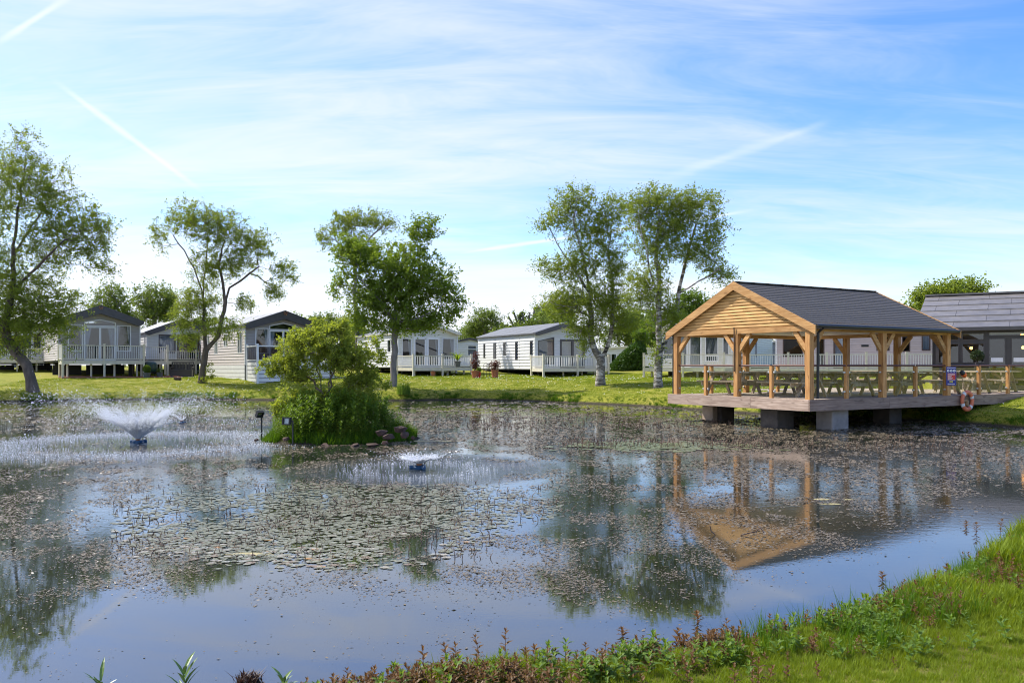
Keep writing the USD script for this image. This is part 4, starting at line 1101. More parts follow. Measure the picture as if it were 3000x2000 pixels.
obj('ring', torus_arc(0, 2 * np.pi, Rm, rm_, 49), M['buoy'], tb, True)
for k in range(4):
    a = math.radians(25 + 90 * k + (15 if k % 2 else 0))
    obj('band', torus_arc(a - 0.16, a + 0.16, Rm, rm_ + 0.005, 6), M['buoy_band'], tb, True)
obj('mount_peg', MB().box(-0.02, 0.02, -0.03, 0.072, -0.16, 0.0).box(-0.10, 0.06, 0.03, 0.072, -0.02, 0.02), M['rope'], tb)
tq = thing('rescue_light', 'small orange and black rescue light leaning on the rail above the lifebuoy', 'rescue light', (*loc(6.85, -0.12), 1.545), TP)
M_t = trimesh.transformations.rotation_matrix(math.radians(-55), [0, 1, 0])
obj('float_body', MB().lathe([(0, 0), (0.07, 0.01), (0.085, 0.06), (0.08, 0.13), (0.0, 0.135)], sides=14).move(M_t @ trimesh.transformations.translation_matrix([0, 0, -0.135])), M['orange'], tq, 40)
obj('lamp_head', MB().lathe([(0, 0), (0.07, 0.0), (0.072, 0.07), (0.05, 0.1), (0, 0.105)], sides=14).move(M_t), M['black'], tq, 40)
obj('lanyard', MB().tube([(0.0, 0.0, -0.02), (-0.03, -0.01, -0.2), (0.0, -0.03, -0.42), (0.06, -0.06, -0.60)], 0.01, 5), M['rope'], tq)

# ------------------------------------------------------------------ trees
bark_brown = mat('brown_bark', (0.13, 0.10, 0.075), 0.9, 0.55, 5.0, 0.9, 16.0, stretch=(1, 1, 0.35))
bark_grey = mat('grey_bark', (0.20, 0.18, 0.155), 0.9, 0.5, 5.0, 0.9, 16.0, stretch=(1, 1, 0.35))
bark_birch = usdkit.material(stage, '/World/Looks/birch_bark', {
    "tc": ("texture_coordinate", {}), "mp": ("mapping", {"scale": (1.5, 1.5, 4.5)}), "n": ("noise_texture", {"scale": 1.6, "detail": 5.0, "roughness": 0.7}), "r": ("rgb_ramp", {"ramp": [(0.36, (0.03, 0.027, 0.022)), (0.50, (0.20, 0.18, 0.15)), (0.60, (0.50, 0.48, 0.45))]}),
    "nb": ("noise_texture", {"scale": 12.0, "detail": 4.0}), "b": ("bump", {"strength": 0.8, "distance": 0.02}), "p": ("principled_bsdf", {"roughness": 0.85, "specular_ior_level": 0.2})},
    [("tc.object", "mp.vector"), ("mp.vector", "n.vector"), ("n.fac", "r.fac"), ("r.color", "p.base_color"), ("mp.vector", "nb.vector"), ("nb.fac", "b.height"), ("b.normal", "p.normal")], surface="p.BSDF")
lf_birch = leaf_mat('birch_leaf', [(0.19, 0.2503, 0.0418), (0.2601, 0.3337, 0.058), (0.33, 0.3892, 0.0773), (0.42, 0.4357, 0.1208)], 0.52, 0.5, spec=0.25)
lf_oak = leaf_mat('oak_leaf', [(0.1568, 0.2318, 0.0324), (0.2197, 0.3167, 0.043), (0.3034, 0.3709, 0.0538), (0.4186, 0.4249, 0.0807)], 0.52, 0.5, spec=0.25)
lf_far = leaf_mat('far_leaf', [(0.131, 0.1851, 0.0405), (0.1862, 0.2446, 0.0569), (0.2484, 0.2909, 0.0784)], 0.45, 0.5, spec=0.2)
lf_far2 = leaf_mat('far_bright_leaf', [(0.095, 0.16, 0.02), (0.14, 0.215, 0.028), (0.19, 0.25, 0.042)], 0.45, 0.5, spec=0.2)
lf_bush = leaf_mat('willow_leaf', [(0.244, 0.2981, 0.0462), (0.3388, 0.393, 0.0692), (0.4336, 0.4608, 0.1001), (0.5421, 0.515, 0.154)], 0.54, 0.45, spec=0.3)
lf_herb = leaf_mat('herb_leaf', [(0.1288, 0.209, 0.0308), (0.1904, 0.2805, 0.044), (0.2688, 0.341, 0.0715)], 0.42, 0.5, spec=0.25)
lf_ivy = leaf_mat('ivy_leaf', [(0.049, 0.105, 0.014), (0.105, 0.168, 0.0196), (0.189, 0.238, 0.028)], 0.25, 0.35)


def leaves(C, L, W, r, zbias=0.2, droop=0.0):
    """Folded diamond leaves at the centres C."""
    n = len(C)
    a = r.normal(0, 1, (n, 3))
    a[:, 2] = a[:, 2] * 0.7 - droop
    a /= np.linalg.norm(a, axis=1, keepdims=True)
    t = r.normal(0, 1, (n, 3))
    t[:, 2] += zbias
    b = np.cross(a, t)
    b /= np.linalg.norm(b, axis=1, keepdims=True) + 1e-9
    nn = np.cross(a, b)
    s = r.uniform(0.65, 1.25, n)[:, None]
    a, b, nn = a * L * s / 2, b * W * s / 2, nn * W * s * 0.22
    v = np.stack([C - a, C + b + nn - a * 0.15, C + a, C - b + nn - a * 0.15], 1).reshape(-1, 3)
    k = np.arange(n)[:, None] * 4
    return v, np.vstack([k + [0, 1, 2], k + [0, 2, 3]])


def pxb(px, py, rx, ry, Y, dY=0.0, rd=None):
    c = at(px, py, Y + dY)
    return c, np.array([rx * Y / F, (rd if rd is not None else 0.75 * rx * Y / F), ry * Y / F])


def pline(pts, Y, base=None, dy=None):
    out = [at(p[0], p[1], Y + (dy[i] if dy is not None else 0)) for i, p in enumerate(pts)]
    if base is not None:
        out[0] = base
    return np.array(out)


def tree(name, label, limbs, blobs, natt, leafn, LW, lmat, bmat, r0, seed, group=None, sig=0.22, step=0.45, tip=0.012, droop=0.0, cat='tree', shell=0.5, twig=3, up=0.18, zb=0.2, grow=1.0):
    r = np.random.default_rng(seed)
    P, par = [], []

    def add_line(line, root):
        line = np.asarray(line, float)
        prev = root
        for a, b in zip(line[:-1], line[1:]):
            k = max(int(np.linalg.norm(b - a) / step), 1)
            for i in range(1, k + 1):
                q = a + (b - a) * i / k + (r.normal(0, 0.035, 3) if i < k else 0)
                P.append(q)
                par.append(prev)
                prev = len(P) - 1
    P.append(np.array(limbs[0][0], float))
    par.append(-1)
    add_line(limbs[0], 0)
    for l in limbs[1:]:
        A = np.array(P)
        j = int(np.argmin(np.linalg.norm(A - l[0], axis=1)))
        add_line(np.vstack([A[j], l[1:]]), j)
    nlimb = len(P)
    blobs = [(c, rd * grow) for c, rd in blobs]
    vol = np.array([np.prod(b[1]) ** (2 / 3) for b in blobs])
    att = []
    for (c, rad), k in zip(blobs, np.maximum((natt * vol / vol.sum()).astype(int), 3)):
        u = r.normal(0, 1, (k, 3))
        u /= np.linalg.norm(u, axis=1, keepdims=True)
        att.append(c + u * rad * (r.uniform(0, 1, k) ** shell)[:, None])
    att = np.vstack(att)
    base = P[0]
    A = np.array(P)
    dm = np.array([np.linalg.norm(A - q, axis=1).min() for q in att])
    N = np.zeros((len(P) + len(att) * 40, 3))
    N[:len(P)] = A
    cnt = len(P)
    par = par + [0] * (len(N) - len(par))
    tips = []
    bd = lambda q: np.linalg.norm(q - base, axis=-1)
    for k in np.argsort(dm):
        q = att[k]
        X = N[:cnt]
        cost = np.linalg.norm(X - q, axis=1) + 0.7 * np.maximum(0, bd(X) - bd(q) + 0.1) + 0.25 * np.maximum(0, X[:, 2] - q[2] + 0.1)
        j = int(np.argmin(cost))
        p = N[j]
        d = np.linalg.norm(q - p)
        m = min(max(int(d / step), 1), 39)
        lift = np.array([0, 0, up * d])
        for i in range(1, m + 1):
            t = i / m
            x = p + (q - p) * t + lift * (t * (1 - t)) + (r.normal(0, 0.05 * min(d, 1.5), 3) if i < m else 0)
            if cnt >= len(N):
                break
            N[cnt] = x
            par[cnt] = j
            j = cnt
            cnt += 1
        tips.append(j)
    N, par = N[:cnt], np.array(par[:cnt])
    w = np.zeros(cnt)
    w[tips] += 1
    for i in range(cnt - 1, 0, -1):
        w[par[i]] += w[i]
    w = np.maximum(w, 1)
    rad = np.maximum(tip, r0 * (w / w[0]) ** 0.66)
    # swelling at the foot
    hgt = np.abs(N[:, 2] - base[2])
    rad = rad * (1 + 0.35 * np.exp(-hgt / 0.25) * (np.arange(cnt) < 8))
    mb = MB()
    done = np.zeros(cnt, bool)
    done[0] = True
    ends = sorted(set(tips) | {nlimb - 1}, key=lambda i: -w[i] * 1000 + i)
    depth = np.zeros(cnt, int)
    for i in range(1, cnt):
        depth[i] = depth[par[i]] + 1
    kids = np.bincount(par[1:], minlength=cnt)
    order = sorted(np.nonzero(kids == 0)[0], key=lambda i: -rad[i] * 0 - depth[i])
    # follow the thickest way up first
    best = np.full(cnt, -1)
    for i in range(1, cnt):
        p = par[i]
        if best[p] < 0 or w[i] > w[best[p]]:
            best[p] = i
    starts = [0] + [i for i in range(1, cnt) if best[par[i]] != i]
    for s_ in starts:
        ch = ([par[s_]] if s_ else []) + [s_]
        while best[ch[-1]] >= 0:
            ch.append(best[ch[-1]])
        if len(ch) < 2:
            continue
        rr = rad[ch].copy()
        if s_:
            rr[0] = min(rr[0], rr[1] * 1.15)
        sides = 10 if rr.max() > 0.09 else 6 if rr.max() > 0.04 else 4 if rr.max() > 0.02 else 3
        mb.tube(N[ch], rr, sides, cap=False)
    # leaves in clumps at the tips and along the thin twigs
    thin = np.nonzero((rad < max(0.035, tip * 1.7)) & (np.arange(cnt) >= nlimb * 0))[0]
    thin = thin[thin > 0]
    # leafy twigs: each carries a short row of leaves
    cw = np.where(np.isin(thin, tips), 2.5, 1.0)
    nt = max(leafn // 9, 1)
    node = r.choice(thin, nt, p=cw / cw.sum())
    d = r.normal(0, 1, (nt, 3))
    pd = N[node] - N[par[node]]
    d = d / np.linalg.norm(d, axis=1, keepdims=True) + 0.7 * pd / (np.linalg.norm(pd, axis=1, keepdims=True) + 1e-6)
    d[:, 2] += up * 1.5 - droop * 5
    d /= np.linalg.norm(d, axis=1, keepdims=True)
    ln_ = sig * r.uniform(0.8, 2.4, nt)
    tw = r.integers(0, nt, leafn)
    u = r.uniform(0.1, 1.0, leafn)
    C = N[node[tw]] + d[tw] * (ln_[tw] * u)[:, None] + np.clip(r.normal(0, 1, (leafn, 3)), -1.8, 1.8) * (0.5 * LW[0])
    C[:, 2] -= droop * 2.0 * (ln_[tw] * u) ** 2
    b0 = np.array([base[0], base[1], base[2]])
    t = thing(name, label, cat, b0, 0.0, group)
    v, f = mb.mesh()
    obj('trunk', (v - b0, f), bmat, t, smooth=True)
    v, f = leaves(C - b0, LW[0], LW[1], r, zb, 0.3 if droop else 0.0)
    obj('crown', (v, f), lmat, t)
    return t


# T1, leaning birch at far left
b1 = hit(97, 1146)
Y1 = b1[1]
b1[2] -= 0.1
tree('leaning_birch', 'tall birch with a leaning curved trunk at the far left edge', [pline([(97, 1150), (90, 1110), (78, 1068), (46, 1033), (22, 995), (12, 960), (22, 915), (40, 830), (38, 720), (62, 580), (75, 450)], Y1, b1), pline([(12, 960), (-30, 880), (-80, 760), (-130, 600)], Y1), pline([(30, 870), (90, 800), (170, 720), (260, 660)], Y1, dy=[0, -.5, -1, -1.2]), pline([(38, 740), (110, 640), (170, 560)], Y1, dy=[0, .5, 1])],
     [pxb(*b, Y1) for b in ((60, 600, 120, 140), (75, 440, 45, 75), (150, 560, 80, 90), (200, 640, 85, 85), (290, 670, 55, 50), (305, 780, 38, 22), (255, 745, 30, 40), (150, 740, 95, 75), (20, 820, 110, 110), (-120, 650, 140, 230), (120, 870, 85, 70), (205, 890, 46, 45), (60, 900, 90, 50), (160, 940, 50, 45), (100, 960, 95, 55), (205, 985, 26, 34), (40, 1005, 60, 36), (-50, 900, 110, 110), (250, 700, 70, 60), (10, 500, 80, 90), (30, 950, 50, 40), (150, 945, 25, 30))],
     1800, 80000, (0.105, 0.062), lf_birch, bark_brown, 0.25, 11, 'waterside birches', 0.34, droop=0.12, grow=1.14)
# T2, forked birch
b2 = hit(590, 1121)
Y2 = b2[1]
b2[2] -= 0.1
tree('forked_birch', 'forked birch with open airy crown in front of the white skirting boards', [pline([(590, 1122), (594, 1085), (600, 1050), (602, 1026)], Y2, b2), pline([(602, 1026), (622, 1005), (640, 985), (650, 930), (660, 885), (672, 843), (706, 822), (760, 780)], Y2), pline([(602, 1026), (600, 990), (598, 920), (591, 848), (570, 788), (540, 733), (508, 690)], Y2), pline([(593, 860), (604, 760), (608, 680), (600, 620)], Y2, dy=[0, .6, 1, 1]), pline([(592, 1068), (585, 1045), (588, 1012)], Y2), pline([(662, 880), (640, 780), (660, 700)], Y2)],
     [pxb(*b, Y2) for b in ((560, 640, 90, 50), (475, 690, 30, 45), (640, 670, 85, 50), (735, 715, 75, 50), (825, 795, 42, 36), (800, 850, 34, 34), (620, 780, 62, 60), (555, 905, 50, 55), (530, 955, 26, 45), (640, 960, 70, 32), (715, 890, 32, 30), (700, 770, 60, 40), (600, 880, 50, 60), (560, 1000, 35, 25))],
     1150, 46000, (0.095, 0.055), lf_birch, bark_brown, 0.18, 12, 'waterside birches', 0.26, droop=0.14, grow=1.12)
# T3, oak, and the birch behind it
b3 = hit(1151, 1131)
Y3 = b3[1]
b3[2] -= 0.1
tree('green_oak', 'bright green oak with straight trunk between island and white caravans', [pline([(1151, 1131), (1152, 1080), (1155, 1001), (1157, 950), (1161, 873), (1165, 805), (1170, 750)], Y3, b3), pline([(1157, 945), (1123, 890), (1080, 848), (1040, 800)], Y3, dy=[0, -.4, -.6, -.8]), pline([(1157, 955), (1199, 938), (1271, 911), (1320, 880)], Y3, dy=[0, -.5, -.8, -1]), pline([(1162, 860), (1208, 770), (1242, 699), (1252, 655)], Y3, dy=[0, .4, .6, .6]), pline([(1160, 890), (1110, 800), (1085, 740)], Y3, dy=[0, .6, 1])],
     [pxb(*b, Y3) for b in ((1060, 760, 65, 48), (1150, 790, 95, 65), (1262, 668, 28, 28), (1215, 700, 38, 50), (1235, 820, 75, 65), (1310, 870, 48, 40), (1090, 880, 70, 42), (1000, 830, 30, 40), (1200, 925, 75, 30), (1300, 925, 38, 28), (1020, 735, 34, 42), (1150, 870, 90, 45), (1080, 950, 46, 24), (1160, 960, 60, 20), (1240, 955, 50, 20))],
     1050, 46000, (0.125, 0.085), lf_oak, bark_grey, 0.17, 13, None, 0.30, grow=1.24)
tree('background_birch', 'taller thin crowned birch standing directly behind the green oak', [pline([(1048, 1090), (1047, 1000), (1040, 880), (1042, 760), (1040, 690)], 64.0), pline([(1042, 780), (1000, 720), (960, 690)], 64.0), pline([(1042, 760), (1090, 690), (1130, 650)], 64.0)], [pxb(*b, 64.0) for b in ((1045, 650, 75, 34), (960, 700, 32, 34), (1125, 655, 48, 32), (1000, 670, 40, 34), (1050, 720, 60, 40), (1040, 950, 40, 40))], 420, 12500, (0.13, 0.08), lf_birch, bark_grey, 0.16, 14, None, 0.30, step=0.6, tip=0.02)
# T4, T5, the twin birches
b4 = hit(1759, 1129)
Y4 = b4[1]
b4[2] -= 0.1
tree('twin_birch', 'left one of the two tall birches, trunk forking low into several stems', [pline([(1759, 1130), (1759, 1095), (1760, 1066), (1761, 1054)], Y4, b4), pline([(1761, 1054), (1742, 1024), (1731, 990), (1733, 935), (1724, 832), (1699, 715), (1680, 640), (1690, 580)], Y4, dy=[0, 0, 0, 0, 0, -.3, -.5, -.5]), pline([(1761, 1054), (1776, 1024), (1788, 988), (1795, 940), (1794, 832), (1782, 728), (1795, 630)], Y4, dy=[0, 0, 0, 0, .3, .5, .7]), pline([(1761, 1054), (1758, 1015), (1749, 968), (1752, 900), (1745, 800)], Y4, dy=[0, .3, .6, .9, 1.2]), pline([(1722, 850), (1668, 770), (1633, 715), (1605, 660)], Y4), pline([(1733, 935), (1680, 900), (1620, 890)], Y4, dy=[0, -.8, -1.2])],
     [pxb(*b, Y4) for b in ((1690, 585, 55, 36), (1655, 640, 50, 50), (1598, 655, 24, 22), (1740, 690, 70, 75), (1800, 620, 48, 45), (1645, 790, 50, 38), (1590, 770, 17, 15), (1720, 880, 95, 48), (1640, 895, 60, 30), (1800, 790, 46, 80), (1720, 965, 55, 35), (1795, 900, 55, 45), (1700, 780, 50, 50), (1830, 950, 40, 24), (1720, 1010, 20, 25))],
     1350, 50000, (0.095, 0.058), lf_birch, bark_birch, 0.22, 15, 'twin birches beside the pavilion', 0.32, grow=1.16, droop=0.05)
b5 = hit(1929, 1136)
Y5 = b5[1]
b5[2] -= 0.1
tree('twin_birch', 'right one of the two tall birches, black and white trunk next to the pavilion', [pline([(1929, 1136), (1929, 1080), (1930, 1035), (1929, 968), (1932, 832), (1923, 728), (1932, 630), (1935, 570)], Y5, b5), pline([(1931, 1045), (1950, 1000), (1968, 956), (1993, 832), (2010, 757), (2030, 690), (2050, 620)], Y5, dy=[0, .2, .4, .6, .6, .6, .6]), pline([(1990, 850), (2047, 823), (2101, 790)], Y5, dy=[.5, 0, -.5]), pline([(1931, 860), (1900, 780), (1880, 690), (1870, 620)], Y5, dy=[0, -.5, -.8, -.8]), pline([(1930, 960), (1900, 900), (1880, 860)], Y5, dy=[0, .6, 1])],
     [pxb(*b, Y5) for b in ((1930, 588, 75, 38), (1880, 630, 50, 50), (2040, 605, 70, 38), (2090, 680, 36, 50), (1930, 710, 75, 75), (2045, 730, 55, 38), (2110, 808, 36, 24), (1900, 850, 66, 66), (1960, 930, 55, 45), (1985, 650, 60, 50), (2080, 770, 36, 30), (1925, 1040, 20, 30))],
     1200, 41000, (0.095, 0.058), lf_birch, bark_birch, 0.20, 16, 'twin birches beside the pavilion', 0.32, grow=1.16, droop=0.05)

# background trees
bg = [('rounded tree behind the taupe caravan at left, left crown of the pair', [(325, 890, 62, 52), (345, 930, 70, 40)], 84, lf_far, 4200), ('rounded tree behind the cream caravan at left, right crown of the pair', [(445, 885, 62, 60), (460, 930, 60, 50), (500, 900, 30, 45)], 82, lf_far, 4600),
      ('round crowned tree over the gap between the two white caravans', [(1420, 940, 48, 28), (1390, 975, 34, 26), (1450, 965, 40, 24)], 96, lf_far, 3600), ('light green tree rising behind the roof of the bright white caravan', [(1620, 955, 75, 30), (1560, 970, 50, 22), (1650, 925, 40, 24)], 88, lf_far, 4600),
      ('soft green tree seen between the twin birch trunks', [(1840, 950, 56, 60), (1870, 1000, 45, 34), (1800, 990, 40, 40)], 90, lf_far, 4600), ('bright leafy tree behind the left slope of the pavilion roof', [(2030, 905, 66, 44), (1985, 960, 60, 45), (2080, 940, 50, 40)], 70, lf_far2, 6000),
      ('dark tree just above the bush behind the oak trunk', [(960, 950, 50, 22), (1010, 970, 50, 26)], 92, lf_far, 3000), ('small tree between the leaning birch and the taupe caravan roof', [(70, 975, 70, 34), (0, 985, 70, 40)], 95, lf_far, 3000),
      ('tree rising above the ridge of the lodge roof at right', [(2790, 858, 70, 28), (2720, 880, 34, 34), (2690, 895, 22, 30), (2850, 848, 34, 20), (2760, 895, 60, 26)], 62, lf_birch, 5200), ('pale tree over the far cream caravan behind the ivy mound', [(1900, 1005, 34, 22), (1930, 960, 50, 50)], 86, lf_far2, 2600),
      ('wide tree low behind the oak and the white caravan roof', [(1130, 985, 60, 22), (1220, 960, 40, 18)], 98, lf_far, 2400)]
for k, (lab, bl, Yb, lm, ln) in enumerate(bg):
    gx_ = np.mean([b[0] for b in bl])
    bb = at(gx_, 1085, Yb)
    bb[2] = 1.2
    top = at(bl[0][0], bl[0][1], Yb)
    tree('background_tree', lab, [np.array([bb, bb + (top - bb) * 0.5, top])], [pxb(*b, Yb) for b in bl], 220, int(ln * 1.8), (0.20, 0.13), lm, bark_grey, 0.22, 30 + k, 'trees behind the caravans', 0.5, step=0.9, tip=0.03)
# the tree with upright bare spikes
bb = at(1512, 1085, 90)
bb[2] = 1.2
sp = [np.array([bb, at(1512, 985, 90), at(1515, 950, 90)])]
for q in ((1490, 928, 1508, 975), (1505, 915, 1515, 965), (1518, 925, 1520, 960), (1529, 915, 1530, 960), (1552, 915, 1540, 965), (1566, 905, 1548, 960), (1478, 955, 1505, 985)):
    sp.append(np.array([at(q[2], q[3], 90), at(0.5 * (q[0] + q[2]) + 4, 0.5 * (q[1] + q[3]), 90), at(q[0], q[1], 90)]))
tree('spiky_tree', 'spiky tree with upright bare branch ends over the bright white caravan', sp, [pxb(*b, 90) for b in ((1510, 965, 42, 20), (1560, 960, 36, 24), (1470, 975, 30, 14), (1528, 935, 14, 14))], 140, 3000, (0.26, 0.16), lf_far, bark_grey, 0.2, 51, None, 0.3, step=0.9, tip=0.10)
# far belt of trees closing the horizon
rb = np.random.default_rng(77)
protos = []
for k in range(4):
    bl = [(np.array([rb.uniform(-2, 2), 0, rb.uniform(3.5, 6)]), np.array([rb.uniform(2.2, 3.4), 2.2, rb.uniform(1.6, 2.6)])) for _ in range(3)] + [(np.array([0, 0, 2.0]), np.array([3.4, 2.0, 1.6]))]
    protos.append(bl)
words = ['far left end', 'left of the taupe caravan', 'behind the cream caravan', 'over the long side wall', 'behind the bush', 'behind the oak', 'in the gap by the small white caravan', 'behind the tiled roof', 'behind the twin birches', 'behind the pavilion gable', 'behind the grey cabin', 'behind the pinkish caravan', 'behind the lodge', 'far right end']
first = {}
for k in range(14):
    pxk = -150 + 250 * k + rb.uniform(-40, 40)
    Yk = 128 + rb.uniform(-8, 8)
    p = at(pxk, 1070, Yk)
    v = k % 4
    lab = f'distant tree in the belt beyond the caravans, {words[k]}'
    sc = rb.uniform(1.05, 1.35) * (0.8 if 700 < pxk < 1400 else 1.0)
    if v not in first:
        b = [(c * 1.0 + np.array([p[0], p[1], 1.3]), rd) for c, rd in protos[v]]
        first[v] = tree('belt_tree', lab, [np.array([[p[0], p[1], 1.2], [p[0], p[1], 3.5], [p[0] + 0.3, p[1], 6.0]])], b, 160, 5200, (0.34, 0.22), lf_far, bark_grey, 0.25, 60 + v, 'far tree belt', 0.45, step=1.0, tip=0.03)
    else:
        copy(first[v], (p[0], p[1], 1.2), rb.uniform(0, 6), lab, scale=(sc * 1.25, sc, sc))

# ivy mound
bi = at(1840, 1094, 61.0)
bi[2] = gz(bi[0], bi[1]) - 0.05
rr_ = np.random.default_rng(5)
rx, rz = 58 * bi[1] / F, 88 * bi[1] / F
ti = thing('ivy_mound', 'sloping mound of glossy ivy on the lawn between the twin birches', 'shrub', bi)
C, NN = [], 7000
u = rr_.uniform(-1, 1, NN)
hgt = np.interp(u, [-1, -0.6, 0.0, 0.55, 0.8, 1.0], [0.16, 0.42, 0.80, 1.0, 0.98, 0.35]) * rz
dep = np.sqrt(np.maximum(0.03, 1 - np.abs(u) ** 3)) * rx * 0.8
th_ = rr_.uniform(0, np.pi, NN)
sh = rr_.uniform(0.86, 1.04, NN)
C = np.stack([u * rx + 0.25 * rx * 0, -np.cos(th_) * dep * sh, np.sin(th_) ** 0.8 * hgt * sh], 1)
obj('ivy_leaves', leaves(C, 0.17, 0.15, rr_, 0.8), lf_ivy, ti)
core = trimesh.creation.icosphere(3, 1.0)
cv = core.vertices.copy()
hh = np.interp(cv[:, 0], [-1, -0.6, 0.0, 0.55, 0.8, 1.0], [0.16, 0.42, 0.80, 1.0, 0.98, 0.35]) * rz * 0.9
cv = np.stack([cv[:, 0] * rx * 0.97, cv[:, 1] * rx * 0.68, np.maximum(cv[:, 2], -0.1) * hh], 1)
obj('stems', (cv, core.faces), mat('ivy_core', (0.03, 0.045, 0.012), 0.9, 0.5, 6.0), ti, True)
tree('sapling', 'small yellow green sapling sprouting above the ivy mound', [np.array([bi + [0.9, 0.3, 1.4], bi + [0.9, 0.3, 2.6], at(1880, 985, bi[1])])], [pxb(1880, 992, 27, 22, bi[1])], 60, 900, (0.16, 0.12), lf_far2, bark_grey, 0.05, 91, None, 0.2, tip=0.01)
# sprouting shoots at the foot of the forked birch
tree('trunk_shoots', 'leafy shoots sprouting beside the foot of the forked birch', [np.array([b2 + [0.25, -0.25, 0.05], b2 + [0.35, -0.3, 0.5], b2 + [0.5, -0.3, 0.9]])], [pxb(615, 1085, 16, 26, Y2 - 0.3), pxb(600, 1110, 18, 10, Y2 - 0.3)], 46, 420, (0.10, 0.06), lf_bush, bark_brown, 0.02, 92, None, 0.08, step=0.2, tip=0.005, cat='shrub')

# island bush
YI = 20.9
bI = np.array([at(955, 1235, YI)[0], YI, 0.35])
rs = np.random.default_rng(41)
limbs = []
for k, (px_, py_) in enumerate(((800, 1075), (850, 1040), (900, 1000), (950, 985), (1000, 1000), (1050, 1040), (1100, 1085), (880, 1080), (1010, 1070), (940, 1050), (820, 1140), (1080, 1130))):
    e = at(px_, py_, YI + rs.uniform(-0.7, 0.7))
    st = bI + [rs.uniform(-0.45, 0.45), rs.uniform(-0.3, 0.3), 0]
    md = st + (e - st) * 0.5 + [(e[0] - st[0]) * -0.12, 0, 0.12]
    limbs.append(np.array([bI if k == 0 else st, md, e]))
tree('willow_bush', 'big yellow green willow bush growing on the pond island', limbs, [pxb(*b, YI) for b in ((930, 1005, 115, 48), (855, 1060, 62, 46), (1030, 1050, 80, 46), (800, 1090, 22, 22), (1085, 1110, 38, 34), (880, 1100, 60, 24), (965, 968, 60, 18), (838, 1195, 48, 36), (905, 1165, 60, 26), (1005, 1160, 56, 26), (1075, 1170, 36, 24), (1050, 1120, 45, 24), (980, 1060, 80, 36), (1115, 1055, 16, 26), (870, 985, 22, 22), (1010, 955, 16, 18), (780, 1060, 14, 18), (760, 1080, 10, 8), (1100, 1010, 14, 20), (930, 948, 14, 12), (1130, 1130, 16, 12))],
     1500, 33000, (0.074, 0.034), lf_bush, bark_brown, 0.085, 42, None, 0.065, step=0.18, tip=0.0045, cat='shrub', shell=0.55, up=0.1)

# ------------------------------------------------------------------ island plants and stones
def blade_leaf(base, d, L, W, curl, nseg=3):
    """One long leaf curving over, as a strip with a keel."""
    d = np.asarray(d, float) / np.linalg.norm(d)
    side = np.cross(d, [0, 0, 1.0])
    side = side / (np.linalg.norm(side) + 1e-9)
    v, f = [], []
    p = np.array(base, float)
    upv = d.copy()
    for i in range(nseg + 1):
        t = i / nseg
        wd = W * np.sin(np.pi * min(0.15 + 0.85 * t, 0.985)) / 2
        nrm = np.cross(side, upv)
        v += [p - side * wd + nrm * wd * 0.3, p, p + side * wd + nrm * wd * 0.3]
        p = p + upv * L / nseg
        upv = upv + np.array([0, 0, -curl / nseg])
        upv /= np.linalg.norm(upv)
    for i in range(nseg):
        a = i * 3
        f += [[a, a + 1, a + 4], [a, a + 4, a + 3], [a + 1, a + 2, a + 5], [a + 1, a + 5, a + 4]]
    return np.array(v), np.array(f)


def herb(seed, h, pairs, L, W, curl=0.8, opposite=True, stem=0.004, top=1.0):
    r = np.random.default_rng(seed)
    mb = MB()
    bend = r.normal(0, 0.10, 2) * h
    P = lambda t: np.array([bend[0] * t * t, bend[1] * t * t, h * t])
    mb.tube([P(t) for t in np.linspace(0, 1, 5)], np.linspace(stem, stem * 0.5, 5), 4, False)
    stemv, stemf = mb.mesh()
    lv = MB()
    for i in range(pairs):
        t = 0.12 + 0.88 * (i + 0.5) / pairs
        a0 = i * np.pi / 2 + r.normal(0, 0.3)
        for k in range(2 if opposite else 1):
            a = a0 + k * np.pi
            el = 0.35 + 0.5 * t
            d = [np.cos(a), np.sin(a), el]
            s = (0.75 + 0.4 * np.sin(np.pi * t)) * r.uniform(0.8, 1.15) * (1 - (1 - top) * t)
            lv.add(*blade_leaf(P(t), d, L * s, W * s, curl, 2))
    for k in range(4):
        a = k * np.pi / 2 + r.uniform(0, 1)
        lv.add(*blade_leaf(P(1.0), [np.cos(a), np.sin(a), 1.5], L * 0.55, W * 0.5, 0.5, 2))
    return (stemv, stemf), lv.mesh()


re_ = np.random.default_rng(23)
hp = []
for k in range(6):
    s, l = herb(100 + k, 0.62, 9, 0.16, 0.036, 0.9, True, 0.005)
    hp.append(MB().add(*s).add(*l).mesh())
n = 760
a, R = re_.uniform(0, 6.28, n), np.sqrt(re_.uniform(0, 1, n)) * 1.02
ix, iy = ISL[0] + 1.8 * R * np.cos(a), ISL[1] + 1.5 * R * np.sin(a)
ok = (isl(ix, iy) < 0.97)
ix, iy = ix[ok], iy[ok]
right = sstep(ISL[0] + 0.9, ISL[0] + 1.7, ix)
sc = re_.uniform(0.6, 1.35, len(ix)) * (1 - 0.4 * right) * (0.6 + 0.4 * sstep(1.0, 0.6, isl(ix, iy)))
keep = re_.uniform(0, 1, len(ix)) > 0.45 * right
ix, iy, sc = ix[keep], iy[keep], sc[keep]
instancer('island_herbs', hp, lf_herb, np.c_[ix, iy, ground(ix, iy) - 0.02], re_.integers(0, 6, len(ix)), sc, re_.uniform(0, 6.28, len(ix)), 'thick green herbs covering the island below the willow bush')
n = 900
a = re_.uniform(0, 6.28, n)
R = re_.uniform(0.78, 1.04, n)
ix, iy = ISL[0] + 1.8 * R * np.cos(a), ISL[1] + 1.5 * R * np.sin(a)
